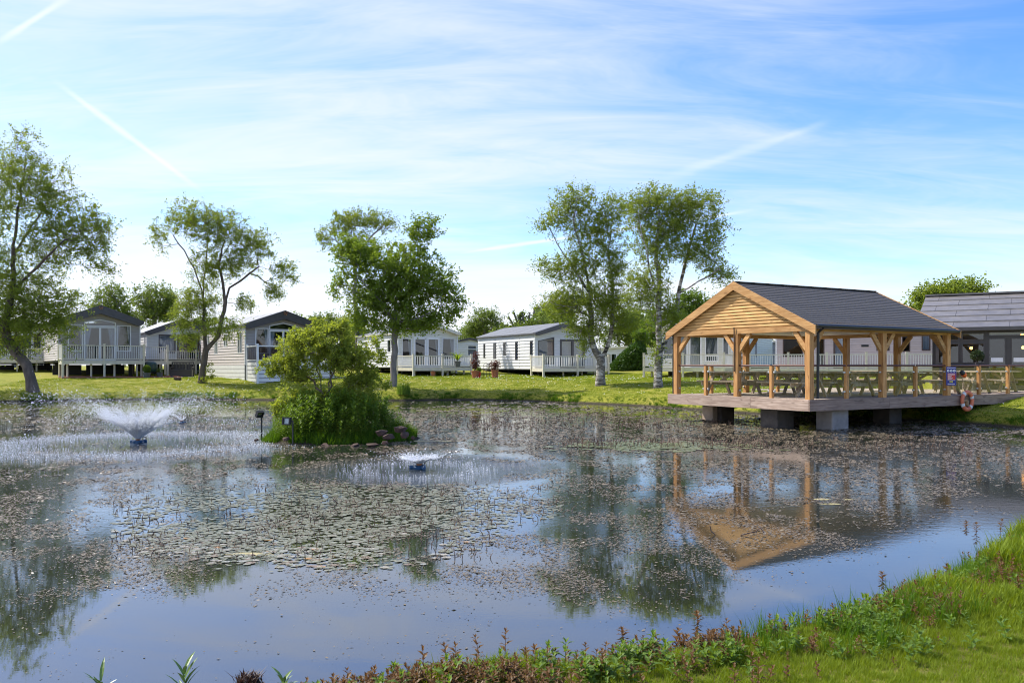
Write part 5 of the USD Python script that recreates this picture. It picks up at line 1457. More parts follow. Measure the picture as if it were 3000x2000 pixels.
instancer('island_grass', [blades(22, 0.07, 0.30, 0.010, 0.7, 130 + k) for k in range(4)], lush_m, np.c_[ix, iy, ground(ix, iy) - 0.03], re_.integers(0, 4, n), re_.uniform(0.5, 1.2, n), re_.uniform(0, 6.28, n), 'bright grass fringe around the island waterline')


def stone(seed, s):
    r = np.random.default_rng(seed)
    import manifold3d as m3
    p = r.normal(0, 1, (16, 3))
    p /= np.linalg.norm(p, axis=1, keepdims=True)
    p = p * np.array(s) * r.uniform(0.8, 1.05, (16, 1))
    v, f = meshkit.arrays(m3.Manifold.hull_points(p))[:2]
    m = trimesh.Trimesh(v, f).subdivide().subdivide()
    vv = m.vertices + (meshkit.fbm(m.vertices * 9, 3, seed)[:, None] - 0.5) * 0.10 * max(s) * m.vertex_normals
    return vv, m.faces


stones = [(1172, 1252, 19.6, (.26, .17, .11), 'reddish slab stone topmost on the right end of the island'), (1185, 1268, 19.5, (.21, .15, .12), 'large maroon stone at the right tip of the island'), (1140, 1274, 19.4, (.27, .19, .11), 'dark maroon stone left of the large one on the right end'),
          (1210, 1278, 19.7, (.10, .09, .07), 'small dark stone standing off the right tip'), (1092, 1297, 18.95, (.24, .14, .05), 'flat pale stone awash in front of the island'), (1128, 1292, 19.0, (.11, .1, .08), 'small stone beside the flat awash stone'),
          (950, 1300, 19.1, (.24, .14, .08), 'brown stone under the herbs at the island front'), (1040, 1300, 19.1, (.22, .13, .08), 'sunken stone at the island front right of centre'), (838, 1280, 19.4, (.15, .12, .10), 'rounded stone behind the nearer floodlight'), (752, 1283, 20.2, (.10, .08, .05), 'little stone at the left tip of the island'), (1118, 1262, 19.5, (.25, .17, .11), 'reddish stone half covered by herbs')]
for k, (px_, py_, Yk, s, lab) in enumerate(stones):
    p = at(px_, py_, Yk) - [0, 0, 0.04]
    ts_ = thing('island_stone', lab, 'stone', p, re_.uniform(0, 6), 'stones edging the island')
    obj('stone', stone(200 + k, np.array(s) * 0.8), M['rock'], ts_, 35)

# floodlights on stakes
for k, (px_, py_, base_y, Yk, yaw, tilt, lab) in enumerate(((843, 1233, 1300, 19.2, -0.35, -0.15, 'nearer floodlight on a stake in front of the island, lens facing us'), (758, 1212, 1275, 20.3, 0.9, 0.55, 'farther floodlight on a stake left of the island, turned to the fountain'))):
    p = at(px_, py_, Yk)
    tf = thing('floodlight', lab, 'floodlight', (p[0], p[1], 0.0), yaw, 'floodlights at the island')
    z = p[2]
    Rt = trimesh.transformations.translation_matrix([0, -0.03, z]) @ trimesh.transformations.rotation_matrix(tilt, [1, 0, 0])
    w, h = (0.10, 0.085) if k == 0 else (0.09, 0.075)
    fr = sbox(-w, -h, w, h).difference(sbox(-w + .022, -h + .022, w - .022, h - .022))
    obj('housing', MB().add(*extrude(fr, 0.05, FRONT, 0.0).mesh()).box(-w, w, 0.0, 0.035, -h, h).move(Rt), M['black'], tf)
    obj('lens', MB().box(-w + .022, w - .022, -0.018, -0.012, -h + .022, h - .022).move(Rt), M['clear'], tf)
    obj('reflector', MB().box(-w + .022, w - .022, -0.006, -0.002, -h + .022, h - .022).move(Rt), M['steel'], tf)
    obj('stake', MB().tube([(w + 0.01, 0.03, z + 0.02), (w + 0.012, 0.03, -0.35)], 0.017, 8), M['black'], tf)
    obj('bracket', MB().box(-0.02, w + 0.02, 0.02, 0.05, z - 0.02, z + 0.02), M['black'], tf)

# ------------------------------------------------------------------ fountains
drop_m = usdkit.material(stage, '/World/Looks/water_drop', {"p": ("principled_bsdf", {"base_color": (0.93, 0.94, 0.95), "roughness": 0.12, "ior": 1.33, "transmission_weight": 0.25}), "t": ("translucent_bsdf", {"color": (0.9, 0.92, 0.95)}), "m": ("mix_closure", {"fac": 0.35})},
                         [("p.BSDF", "m.closure1"), ("t.BSDF", "m.closure2")], surface="m.closure")
OCT = np.array([[1, 0, 0], [-1, 0, 0], [0, 1, 0], [0, -1, 0], [0, 0, 1], [0, 0, -1.0]])
OCF = np.array([[0, 2, 4], [2, 1, 4], [1, 3, 4], [3, 0, 4], [2, 0, 5], [1, 2, 5], [3, 1, 5], [0, 3, 5]])


def drops(C, s, V=None, stretch=None):
    """Small octahedral drops at C of size s, drawn out along V."""
    n = len(C)
    o = np.repeat((OCT[None] * np.asarray(s)[:, None, None]), 1, 0)
    if V is not None:
        u = V / (np.linalg.norm(V, axis=1, keepdims=True) + 1e-9)
        k = (o * u[:, None]).sum(2, keepdims=True)
        o = o + k * u[:, None] * (np.asarray(stretch)[:, None, None] - 1)
    v = (C[:, None] + o).reshape(-1, 3)
    f = (np.arange(n)[:, None, None] * 6 + OCF[None]).reshape(-1, 3)
    return v, f


def fountain(name, label, F0, vx, vy, ncore, nspray, size, lab2, seed, jit=1.0, z0=0.09, core_t=0.18, body=0.85, gap=None):
    r = np.random.default_rng(seed)
    t_ = thing(name, label, 'fountain', (F0[0], F0[1], 0), r.uniform(0, 1), 'floating fountains')
    b = body
    for k in range(3):
        a = k * 2.094 + 0.4
        obj('float', MB().tube([(0.05 * b * np.cos(a), 0.05 * b * np.sin(a), 0.02), (0.17 * b * np.cos(a), 0.17 * b * np.sin(a), 0.025), (0.23 * b * np.cos(a), 0.23 * b * np.sin(a), 0.025)], [0.03 * b, 0.05 * b, 0.045 * b], 8), M['blue_float'], t_, 40)
    obj('float_ring', MB().lathe([(0.09 * b, 0.0), (0.15 * b, 0.0), (0.16 * b, 0.035), (0.12 * b, 0.06), (0.09 * b, 0.05)], sides=18), M['blue_float'], t_, 40)
    obj('nozzle', MB().lathe([(0, 0), (0.05 * b, 0), (0.05 * b, 0.05), (0.07 * b, 0.085), (0.05 * b, 0.10), (0, 0.10)], sides=16), M['nozzle'], t_, 40)
    obj('handle', MB().tube([(0.2 * b, 0.04, 0.06), (0.2 * b, 0.04, 0.12), (0.12 * b, 0.04, 0.12), (0.12 * b, 0.04, 0.05)], 0.012, 5), M['black'], t_)
    lob = r.normal(0, 1, 30)
    lobe = lambda a_: np.interp(np.mod(a_, 2 * np.pi), np.linspace(0, 2 * np.pi, 31), np.r_[lob, lob[0]])
    T = (vy + math.sqrt(vy * vy + 2 * 9.81 * z0)) / 9.81
    mb = MB()
    # sheet of streaks near the nozzle
    n = ncore
    a = r.uniform(0, 2 * np.pi, n)
    t = T * core_t * 1.7 * r.beta(1.15, 2.0, n)
    s = 1 + r.normal(0, 0.02, n) + r.normal(0, 0.05, n) * (t / (T * core_t))
    sz = 1 + r.normal(0, 0.02, n) + r.normal(0, 0.05, n) * (t / (T * core_t))
    s, sz = s * (1 + 0.07 * lobe(a)), sz * (1 + 0.10 * lobe(a + 2))
    R = 0.05 * b + vx * s * t
    C = np.stack([R * np.cos(a), R * np.sin(a), z0 + vy * sz * t - 4.905 * t * t], 1)
    V = np.stack([vx * np.cos(a), vx * np.sin(a), vy - 9.81 * t], 1)
    mb.add(*drops(C, size * 1.15 * r.uniform(0.5, 1.2, n), V, 1 + r.uniform(3, 10, n) * np.clip(1 - t / (T * core_t * 1.5), 0, 1)))
    # breaking drops in clumps, scattering more and more along their flight
    n = nspray
    na = 46
    ja = r.uniform(0, 2 * np.pi, na)
    a = np.where(r.uniform(0, 1, n) < 0.65, ja[r.integers(0, na, n)] + r.normal(0, 0.035, n), r.uniform(0, 2 * np.pi, n))
    q = core_t * 0.7 + (1 - core_t * 0.7) * r.beta(1.1, 1.75, n)
    t = T * q
    g1, g2 = r.normal(0, 1, n), r.normal(0, 1, n)
    R = 0.05 * b + vx * (1 + 0.085 * jit * g1 + 0.06 * lobe(a)) * t
    z = z0 + vy * (1 + 0.06 * jit * g2 + 0.08 * lobe(a + 2)) * t - 4.905 * t * t + r.normal(0, 0.035, n) * q * jit
    C = np.stack([R * np.cos(a), R * np.sin(a), z], 1) + r.normal(0, 0.03, (n, 3)) * q[:, None] * jit
    V = np.stack([vx * np.cos(a), vx * np.sin(a), vy - 9.81 * t], 1)
    ok = C[:, 2] > 0.005
    mb.add(*drops(C[ok], size * r.gamma(2.2, 0.27, ok.sum()), V[ok], r.uniform(1, 1.5, ok.sum())))
    v, f = mb.mesh()
    obj('fountain_spray', (v + [F0[0], F0[1], 0], f), drop_m, label=lab2, kind='stuff')
    # splash crowns and froth where the water comes down
    n = int(nspray * 1.2)
    a = r.uniform(0, 2 * np.pi, n)
    R = vx * T * (0.93 + 0.16 * r.normal(0, 1, n))
    C = np.stack([R * np.cos(a), R * np.sin(a), np.abs(r.normal(0, 0.012, n)) * (r.uniform(0, 1, n) < 0.25)], 1)
    C[:, 2] += 0.002
    mb = MB().add(*drops(C, size * r.gamma(2.0, 0.27, n)))
    v, f = mb.mesh()
    obj('splash_foam', (v + [F0[0], F0[1], 0], f), drop_m, label=lab2.replace('spray of', 'foam and splashes around'), kind='stuff')


fountain('floating_fountain', 'large floating fountain throwing a wide V of spray at left', F1, 3.66, 4.2, 18000, 18000, 0.0066, 'white spray of the large fountain at left', 301, 1.25)
fountain('floating_fountain', 'small low floating fountain with blue float in the middle of the pond', F2, 3.0, 1.7, 3200, 1100, 0.0062, 'low white spray of the small fountain in the middle', 302, 1.3, body=0.75)
fountain('floating_fountain', 'distant floating fountain half hidden behind the large spray', F3, 3.2, 3.0, 140, 600, 0.0075, 'thin spray of the distant fountain behind the large one', 303, 1.6, body=0.6)

# ------------------------------------------------------------------ floating weed, pads and stalks
rw = np.random.default_rng(55)


def ell(px, py, cx, cy, rx, ry, soft=0.35):
    q = np.hypot((px - cx) / rx, (py - cy) / ry)
    return sstep(1 + soft, 1 - soft, q)


def cover(px, py, x, y):
    """Share of the water hidden by floating weed, seen where it lies in the photograph and broken up by drifts."""
    dr = meshkit.fbm(np.stack([x * 0.45, y * 0.28, np.zeros_like(x)], -1), 4, 31)
    fine = meshkit.fbm(np.stack([x * 2.2, y * 1.5, np.zeros_like(x)], -1), 3, 17)
    c = 0.95 * ell(px, py, 2000, 1255, 950, 75) + 0.85 * ell(px, py, 1900, 1400, 900, 200) + 0.8 * ell(px, py, 1800, 1570, 520, 170) + 0.6 * ell(px, py, 120, 1500, 460, 220) + 0.42 * ell(px, py, 700, 1620, 700, 120) + 0.55 * ell(px, py, 2700, 1360, 500, 110) + 0.30 * ell(px, py, 250, 1260, 620, 90) + 0.65 * ell(px, py, 2250, 1480, 420, 110)
    c = c + 0.45 * ell(px, py, 800, 1365, 700, 70) + 0.03 * sstep(2000, 1500, py) + 0.012
    c = c * (0.25 + 0.75 * sstep(0.34, 0.58, dr)) * (0.10 + 1.9 * sstep(0.40, 0.66, fine))
    # open water: at lower right, right of a line; inside the fountain's ring
    c = c * np.where((py - 1490) * 1.0 + (px - 2900) * 0.36 > 0, 0.03 + 0.97 * sstep(60, 0, (py - 1490) + (px - 2900) * 0.36), 1)
    c = c * sstep(1.5, 2.0, np.hypot(x - F2[0], y - F2[1])) * (0.25 + 0.75 * sstep(2.6, 4.0, np.hypot(x - F1[0], y - F1[1])))
    return np.clip(c, 0, 0.85)


cell = 8.0
cxs, cys = np.meshgrid(np.arange(-60, 3060, cell), np.arange(1166, 1990, cell / 2), indexing='ij')
cxs, cys = cxs.ravel(), cys.ravel()
Yc = F * EYE / (cys - HY)
Xc = (cxs - CX) / F * Yc
sizes = 0.0175 * (Yc / 8) ** 1.2 + 0.0045
area = (sizes * F / Yc) ** 2 * 0.55 * (EYE / Yc)
lam = cover(cxs, cys, Xc, Yc) * (cell * cell / 2) / area
num = rw.poisson(np.minimum(lam, 34))
idx = np.repeat(np.arange(len(cxs)), num)
px, py = cxs[idx] + rw.uniform(0, cell, len(idx)), cys[idx] + rw.uniform(0, cell / 2, len(idx))
Y = F * EYE / (py - HY)
X = (px - CX) / F * Y
ok = (shore(X, Y) < -0.05) & (isl(X, Y) > 1.0)
X, Y, s = X[ok], Y[ok], sizes[idx][ok]
n = len(X)
a = rw.uniform(0, 6.28, n)
ca, sa = np.cos(a), np.sin(a)
L = s * np.clip(rw.lognormal(-0.25, 0.5, n), 0.3, 2.4)
Wd = L * rw.uniform(0.3, 0.7, n)
z = rw.uniform(0.002, 0.009, n)
tilt = rw.normal(0, 0.10, (n, 2))
corners = [(-.5, 0), (0.05, -.5), (.5, 0.05), (-.05, .5)]
v = np.stack([np.stack([X + L * u * ca - Wd * w_ * sa, Y + L * u * sa + Wd * w_ * ca, z + L * (u * tilt[:, 0] + w_ * tilt[:, 1])], 1) for u, w_ in corners], 1).reshape(-1, 3)
v[:, 2] = np.maximum(v[:, 2], 0.0012)
k = np.arange(n)[:, None] * 4
weed_m = leaf_mat('floating_weed', [(0.165, 0.132, 0.085), (0.23, 0.19, 0.13), (0.29, 0.25, 0.18), (0.20, 0.175, 0.085), (0.40, 0.365, 0.30)], 0.05, 0.42, spec=0.4)
far_ = Y > 21
f = np.vstack([k + [0, 1, 2], k + [0, 2, 3]])
obj('pond_weed', (v, f), weed_m, kind='stuff', label='brown flecks of floating pond weed drifting over the water')
print('weed', n)

# lily pads: the 260 that show largest one by one, the rest together
pad_m = leaf_mat('lily_pad_skin', [(0.19, 0.19, 0.115), (0.24, 0.23, 0.155), (0.29, 0.25, 0.18), (0.20, 0.15, 0.09), (0.30, 0.22, 0.07)], 0.05, 0.28, spec=0.6)
obj_pad = leaf_mat('lily_pad_leaf', [(0.12, 0.125, 0.075), (0.12, 0.125, 0.075)], 0.05, 0.28, spec=0.6)
pad_mats = [mat(f'pad_{c}', col, 0.28, 0.25, 20.0, spec=0.6) for c, col in (('olive', (0.23, 0.225, 0.14)), ('buff', (0.33, 0.295, 0.22)), ('brown', (0.22, 0.155, 0.09)), ('grey', (0.29, 0.285, 0.23)), ('rusty', (0.40, 0.20, 0.04)))]


def pad(r, R):
    m = 12
    a0 = r.uniform(0, 6.28)
    an = a0 + np.linspace(0.12, 2 * np.pi - 0.12, m)
    rr = R * (1 + r.normal(0, 0.05, m))
    zz = np.maximum(r.normal(0.001, 0.002, m), 0.0) * (R / 0.06)
    v = np.vstack([[0, 0, 0.003], np.stack([rr * np.cos(an), rr * np.sin(an) * 0.9, 0.004 + zz], 1)])
    f = np.array([[0, i, i + 1] for i in range(1, m)])
    return v, f


def lily_density(px, py):
    return np.clip(ell(px, py, 880, 1540, 520, 115, 0.3) + 0.8 * ell(px, py, 1150, 1480, 420, 60, 0.4), 0, 1)


pads = []
tries = 0
while len(pads) < 6000 and tries < 260000:
    tries += 1
    qx, qy = rw.uniform(330, 1650), rw.uniform(1415, 1690)
    y_ = F * EYE / (qy - HY)
    x_ = (qx - CX) / F * y_
    dn = lily_density(np.array([qx]), np.array([qy]))[0] * sstep(0.32, 0.5, meshkit.fbm(np.array([[x_ * 1.1, y_ * 0.8, 4.0]]), 3, 3))[0]
    if rw.uniform() < dn * (y_ / 14) ** 1.5 and np.hypot(x_ - F2[0], y_ - F2[1]) > 2.05:
        pads.append((x_, y_, 0.018 + 0.034 * rw.beta(1.2, 2.6)))
pads.sort(key=lambda p: -p[2] / p[1] ** 2)
for i, (x_, y_, R) in enumerate(pads[:260]):
    rp = np.random.default_rng(1000 + i)
    v, f = pad(rp, R)
    c = int(rp.choice(5, p=[0.34, 0.26, 0.14, 0.22, 0.04]))
    o = obj('lily_pad', (v + [x_, y_, 0.001 * (i % 4)], f), pad_mats[c], label='notched olive brown lily pad floating in the patch below the small fountain', cat='lily pad', group='lily pads in the middle of the pond')
mb = MB()
for i, (x_, y_, R) in enumerate(pads[260:]):
    v, f = pad(np.random.default_rng(3000 + i), R)
    mb.add(v + [x_, y_, 0.001 * (i % 4)], f)
obj('lily_pads', mb, pad_m, kind='stuff', label='smaller lily pads crowding the patch below the small fountain')
# far pads: the green patch in front of the pavilion
mb = MB()
for i in range(420):
    qx, qy = rw.normal(1930, 130), rw.normal(1306, 7)
    y_ = F * EYE / (qy - HY)
    v, f = pad(np.random.default_rng(6000 + i), rw.uniform(0.06, 0.14))
    mb.add(v + [(qx - CX) / F * y_, y_, 0.004], f)
obj('lily_pads', mb, mat('green_pad', (0.16, 0.18, 0.08), 0.3, 0.4, 1.5, spec=0.6), kind='stuff', label='greenish lily pads in a thin strip before the pavilion')
# stalks standing out of the water
mb = MB()
ns = 0
for (cx_, cy_, rx_, ry_, num_, hh) in ((880, 1530, 560, 110, 520, 0.10), (1250, 1470, 430, 70, 220, 0.11), (1950, 1300, 300, 14, 420, 0.17), (1750, 1235, 480, 25, 700, 0.14), (2500, 1300, 300, 20, 220, 0.15)):
    for i in range(num_):
        qx, qy = cx_ + rx_ * rw.uniform(-1, 1), cy_ + ry_ * rw.uniform(-1, 1)
        y_ = F * EYE / (qy - HY)
        x_ = (qx - CX) / F * y_
        if np.hypot(x_ - F2[0], y_ - F2[1]) < 2.1 or isl(np.array([x_]), np.array([y_]))[0] < 1.15:
            continue
        h = hh * rw.uniform(0.3, 1.0)
        l = rw.normal(0, 0.3, 2) * h
        p0 = np.array([x_, y_, -0.02])
        rad = 0.003 + 0.0002 * y_
        mb.tube([p0, p0 + [l[0] * 0.3, l[1] * 0.3, h * 0.6], p0 + [l[0] + rw.normal(0, .012), l[1], h]], [rad, rad, rad * 0.6], 3, False)
obj('lily_stalks', mb, mat('stalk_brown', (0.13, 0.075, 0.045), 0.7, 0.4, 3.0, world=True), kind='stuff', label='short brown stalks standing out of the water among the pads')
# yellowish algae scum
scum_m = mat('algae_scum', (0.36, 0.31, 0.14), 0.6, 0.4, 12.0, 0.5, 40.0)
for k, (qx, qy, R, sx, lab) in enumerate(((2410, 1462, 0.06, 2.2, 'buff scum raft left of the three before the pavilion'), (2440, 1476, 0.055, 2.6, 'largest buff scum raft before the pavilion'), (2488, 1463, 0.04, 2.0, 'buff scum raft right of the three before the pavilion'), (1275, 1292, 0.18, 3.2, 'long pale scum raft right of the island stones'), (735, 1622, 0.07, 3.0, 'thin pink grey scum raft in the left reflection'))):
    r_ = np.random.default_rng(700 + k)
    y_ = F * EYE / (qy - HY)
    an = np.linspace(0, 2 * np.pi, 25)[:-1]
    rr = R * (1 + 0.35 * (meshkit.noise(np.stack([np.cos(an) * 2 + k * 7, np.sin(an) * 2, np.zeros(24)], -1), k) - 0.5) * 2)
    v = np.vstack([[0, 0, 0.012], np.stack([rr * np.cos(an) * sx, rr * np.sin(an), np.full(24, 0.002)], 1)])
    v += [(qx - CX) / F * y_, y_, 0]
    f = np.array([[0, 1 + i, 1 + (i + 1) % 24] for i in range(24)])
    obj('scum_raft', (v, f), scum_m, label=lab, cat='algae raft', group='floating algae rafts')

# ------------------------------------------------------------------ plants at the near edge
lf_mint = leaf_mat('mint_leaf', [(0.15, 0.085, 0.032), (0.20, 0.13, 0.045), (0.20, 0.19, 0.045), (0.19, 0.22, 0.035), (0.15, 0.25, 0.03), (0.20, 0.30, 0.045), (0.26, 0.33, 0.07)], 0.3, 0.5, spec=0.2)
stem_mint = mat('mint_stem', (0.10, 0.04, 0.025), 0.6, 0.3, 30.0)
mp = []
for k in range(8):
    s, l = herb(400 + k, 0.12 + 0.012 * k, 4 + k % 3, 0.056, 0.027, 0.75, True, 0.0028)
    mp.append((s, l))
mintp = [MB().add(*s).add(*l).mesh() for s, l in mp]
n = 60000
X, Y = rw.uniform(-1.9, 5.6, n), rw.uniform(4.2, 9.6, n)
d = shore(X, Y)
drift = meshkit.fbm(np.stack([X * 1.6, Y * 1.6, np.zeros_like(X)], -1), 3, 61)
pr = np.where(X < 1.2, 0.75, 0.50) * sstep(-0.16, 0.02, d) * sstep(0.95, 0.25, d) * (0.12 + 1.3 * sstep(0.44, 0.60, drift)) * np.where(X > 2.2, 0.22, 1.0)
ok = rw.uniform(0, 1, n) < pr * 0.62
X, Y, d = X[ok], Y[ok], d[ok]
instancer('mint_plants', mintp, lf_mint, np.c_[X, Y, np.maximum(ground(X, Y), -0.03) - 0.01], rw.integers(0, 8, len(X)), rw.uniform(0.32, 0.80, len(X)), rw.uniform(0, 6.28, len(X)), 'bronze and green water mint crowding the near waterline')
gp = []
for k in range(6):
    s, l = herb(440 + k, 0.07 + 0.012 * k, 4, 0.055, 0.026, 0.9, True, 0.002)
    gp.append(MB().add(*s).add(*l).mesh())
n = 9000
X, Y = rw.uniform(-1.9, 5.2, n), rw.uniform(4.2, 9.2, n)
d = shore(X, Y)
ok = rw.uniform(0, 1, n) < 0.42 * sstep(-0.10, 0.05, d) * sstep(1.1, 0.3, d) * (0.2 + sstep(0.4, 0.6, meshkit.fbm(np.stack([X * 2.1, Y * 2.1, np.zeros_like(X) + 5], -1), 3, 62))) * np.where(X > 2.6, 0.5, 1.0)
X, Y = X[ok], Y[ok]
instancer('bank_herbs', gp, lf_herb, np.c_[X, Y, np.maximum(ground(X, Y), -0.02) - 0.01], rw.integers(0, 6, len(X)), rw.uniform(0.6, 1.3, len(X)), rw.uniform(0, 6.28, len(X)), 'low green herbs mixed into the water mint on the near bank')
single = [(1240, 1962, 0.20, 'first mint stem from the left standing alone in the water'), (1310, 1950, 0.22, 'mint stem standing alone left of the tallest one'), (1335, 1958, 0.22, 'tall dark mint stem in open water beside the tallest one'), (1405, 1945, 0.24, 'bent mint stem between the two tall ones'), (1480, 1930, 0.26, 'tallest mint stem standing in open water'),
          (1540, 1935, 0.12, 'short mint sprig right of the tallest stem'), (1572, 1918, 0.10, 'tiny mint sprig in open water right of centre'), (1825, 1862, 0.09, 'mint sprig floating below the reflected trees'), (1985, 1885, 0.15, 'mint stem off the dense edge right of centre'), (2045, 1822, 0.12, 'mint sprig in the reflected tree tips'), (2585, 1700, 0.11, 'mint sprig in the water near the tall grass'), (2775, 1690, 0.17, 'twin topped mint stem beside the right shore'), (2860, 1560, 0.17, 'mint stem nearest the dark reflection at right'), (2930, 1560, 0.22, 'large mint clump in the water at the right edge'), (2830, 1545, 0.12, 'yellowish mint sprig left of the large right clump')]
for k, (qx, qy, h, lab) in enumerate(single):
    y_ = F * EYE / (qy - HY)
    s, l = herb(480 + k, h * 0.72, 5 + k % 2, 0.050, 0.023, 0.75, True, 0.0028)
    t_ = thing('mint_stem', lab, 'water plant', ((qx - CX) / F * y_, y_, -0.02), rw.uniform(0, 6), 'single mint stems in the shallows')
    obj('stem', s, stem_mint, t_)
    obj('leaves', l, lf_mint, t_)
# lush pale shoots at the lower left edge
for k, (qx, qy, h, lab) in enumerate(((540, 2035, 0.17, 'bright green shoot with pointed leaves at the bottom left'), (295, 2045, 0.13, 'bright green shoot at the very bottom left corner'), (830, 2030, 0.10, 'small bright shoot at the bottom edge left of the mint'))):
    y_ = F * EYE / (qy - HY)
    t_ = thing('water_shoot', lab, 'water plant', ((qx - CX) / F * y_, y_, -0.02), k * 1.3, 'bright shoots at the bottom edge')
    r_ = np.random.default_rng(800 + k)
    for i in range(11):
        a = r_.uniform(0, 6.28)
        obj('leaf', blade_leaf([0, 0, 0.015 * i * h / 0.17], [np.cos(a), np.sin(a), r_.uniform(0.8, 2.2)], h * r_.uniform(0.7, 1.1), 0.022, 0.7, 4), mat('shoot_green', (0.13, 0.21, 0.035), 0.4, 0.2, 8.0) if (k, i) == (0, 0) else '/World/Looks/shoot_green', t_)
y_ = F * EYE / (1990 - HY)
tk_ = thing('reed_tussock', 'brown dead leaf tussock poking up at the bottom edge', 'tussock', ((728 - CX) / F * y_, y_, -0.02))
v, f = blades(160, 0.07, 0.085, 0.012, 1.2, 5)
obj('dead_leaves', (v, f), leaf_mat('dead_leaf', [(0.06, 0.032, 0.018), (0.13, 0.075, 0.035), (0.20, 0.14, 0.06)], 0.15, 0.6), tk_)
# twigs in the reflection
for k, (pts, lab) in enumerate((([(2170, 1566, 0), (2215, 1555, .05), (2232, 1552, .1), (2243, 1566, .02)], 'dark bent twig in the orange reflection of the gable'), ([(2080, 1515, 0.14), (2085, 1540, .05), (2098, 1570, 0)], 'thin forked twig left of the bent twig'))):
    P3 = []
    for qx, qy, h in pts:
        y_ = F * EYE / (1568 - HY)
        P3.append([(qx - CX) / F * y_, y_ + 0.02 * len(P3), h * 0.7 + 0.004])
    obj('floating_twig', MB().tube(P3, 0.005, 5), M['brown'], label=lab, cat='twig', group='twigs in the pond')
# rush tussock on the far bank by the oak
bt = hit(1182, 1155)
tr_ = thing('rush_tussock', 'dark green rush tussock on the bank right of the oak trunk', 'rush', bt)
v, f = blades(420, 0.35, 0.75, 0.02, 0.35, 77)
obj('rushes', (v, f), lf_herb, tr_)

# ------------------------------------------------------------------ things on the far lawn
# red patio below the tall deck: bricks
pb = hit(455, 1110)
g0 = gz(*local(ob, R34, 2, -1))
tpv = thing('brick_patio', 'red brick patio under the tall deck of the taupe caravan', 'patio', (*ob, g0), R34)
k = 0
for i in range(27):
    for j in range(8):
        x0, y0 = 0.0 + i * 0.25 + 0.12 * (j % 2), -1.9 + j * 0.25
        c = local(ob, R34, x0 + .12, y0 + .1)
        zz = gz(*c) - g0
        obj('brick', MB().box(x0, x0 + 0.24, y0, y0 + 0.24, zz - 0.05, zz + 0.07), M['brickred'], tpv)
c = hit(519, 1113)
obj('edging_block', trimesh.Trimesh(*rbox(c[0] - 0.16, c[0] + 0.2, c[1] - 0.12, c[1] + 0.12, c[2] - 0.05, c[2] + 0.15, 0.02)), M['rock'], label='dark edging block at the right end of the red brick patio', cat='block')

# covered barbecue, clipped ball in a pot, planters
c = hit(437, 1098)
c = at(440, 1098, 53.4)
zg = gz(c[0], c[1])
tbq = thing('covered_barbecue', 'dark green covered barbecue beside the end post of the tall deck', 'barbecue', (c[0], c[1], zg), 0.3)
m = trimesh.creation.icosphere(3, 1.0)
vv = m.vertices.copy()
vv[:, 2] = np.sign(vv[:, 2]) * np.abs(vv[:, 2]) ** 0.6
fold = 1 + 0.07 * np.sin(np.arctan2(vv[:, 1], vv[:, 0]) * 9) * (vv[:, 2] < 0.5)
vv = np.stack([vv[:, 0] * 0.42 * fold, vv[:, 1] * 0.38 * fold, 0.68 + 0.38 * vv[:, 2]], 1)
obj('cover', (vv, m.faces), M['green_cover'], tbq, True)
obj('leg', MB().tube([(-0.25, 0, 0.5), (-0.28, 0, 0)], 0.02, 6), M['black'], tbq)
obj('leg', MB().tube([(0.25, 0, 0.5), (0.28, 0, 0)], 0.02, 6), M['black'], tbq)
obj('leg', MB().tube([(0.0, 0.2, 0.5), (0.0, 0.24, 0)], 0.02, 6), M['black'], tbq)


def pot(c, R, h, mtl, parent):
    obj('pot', MB().lathe([(0, 0), (R * 0.72, 0), (R * 0.97, h * 0.9), (R * 1.06, h * 0.9), (R * 1.06, h), (R * 0.9, h), (R * 0.88, h * 0.92), (0, h * 0.92)], sides=20), mtl, parent, 35)


def potted(name, label, c, R, h, mtl, blobs, n, LW, lm, seed, sig, cat='potted plant', group=None, stems=0):
    t_ = thing(name, label, cat, c, 0, group)
    pot(c, R, h, mtl, t_)
    r_ = np.random.default_rng(seed)
    P_ = []
    for (o, rad, w_) in blobs:
        k_ = int(n * w_)
        u = r_.normal(0, 1, (k_, 3))
        u /= np.linalg.norm(u, axis=1, keepdims=True)
        P_.append(np.array(o) + u * np.array(rad) * (r_.uniform(0, 1, (k_, 1)) ** sig))
    P_ = np.vstack(P_)
    obj('foliage', leaves(P_, *LW, r_, 0.4), lm, t_)
    mb = MB()
    for k_ in range(max(stems, 1)):
        q = P_[r_.integers(0, len(P_))]
        mb.tube([[r_.normal(0, R * .3), r_.normal(0, R * .3), h * 0.9], np.array([q[0] * .6, q[1] * .6, (q[2] + h) / 2]), q], 0.012, 5, False)
    obj('stem', mb, M['brown'], t_)
    return t_


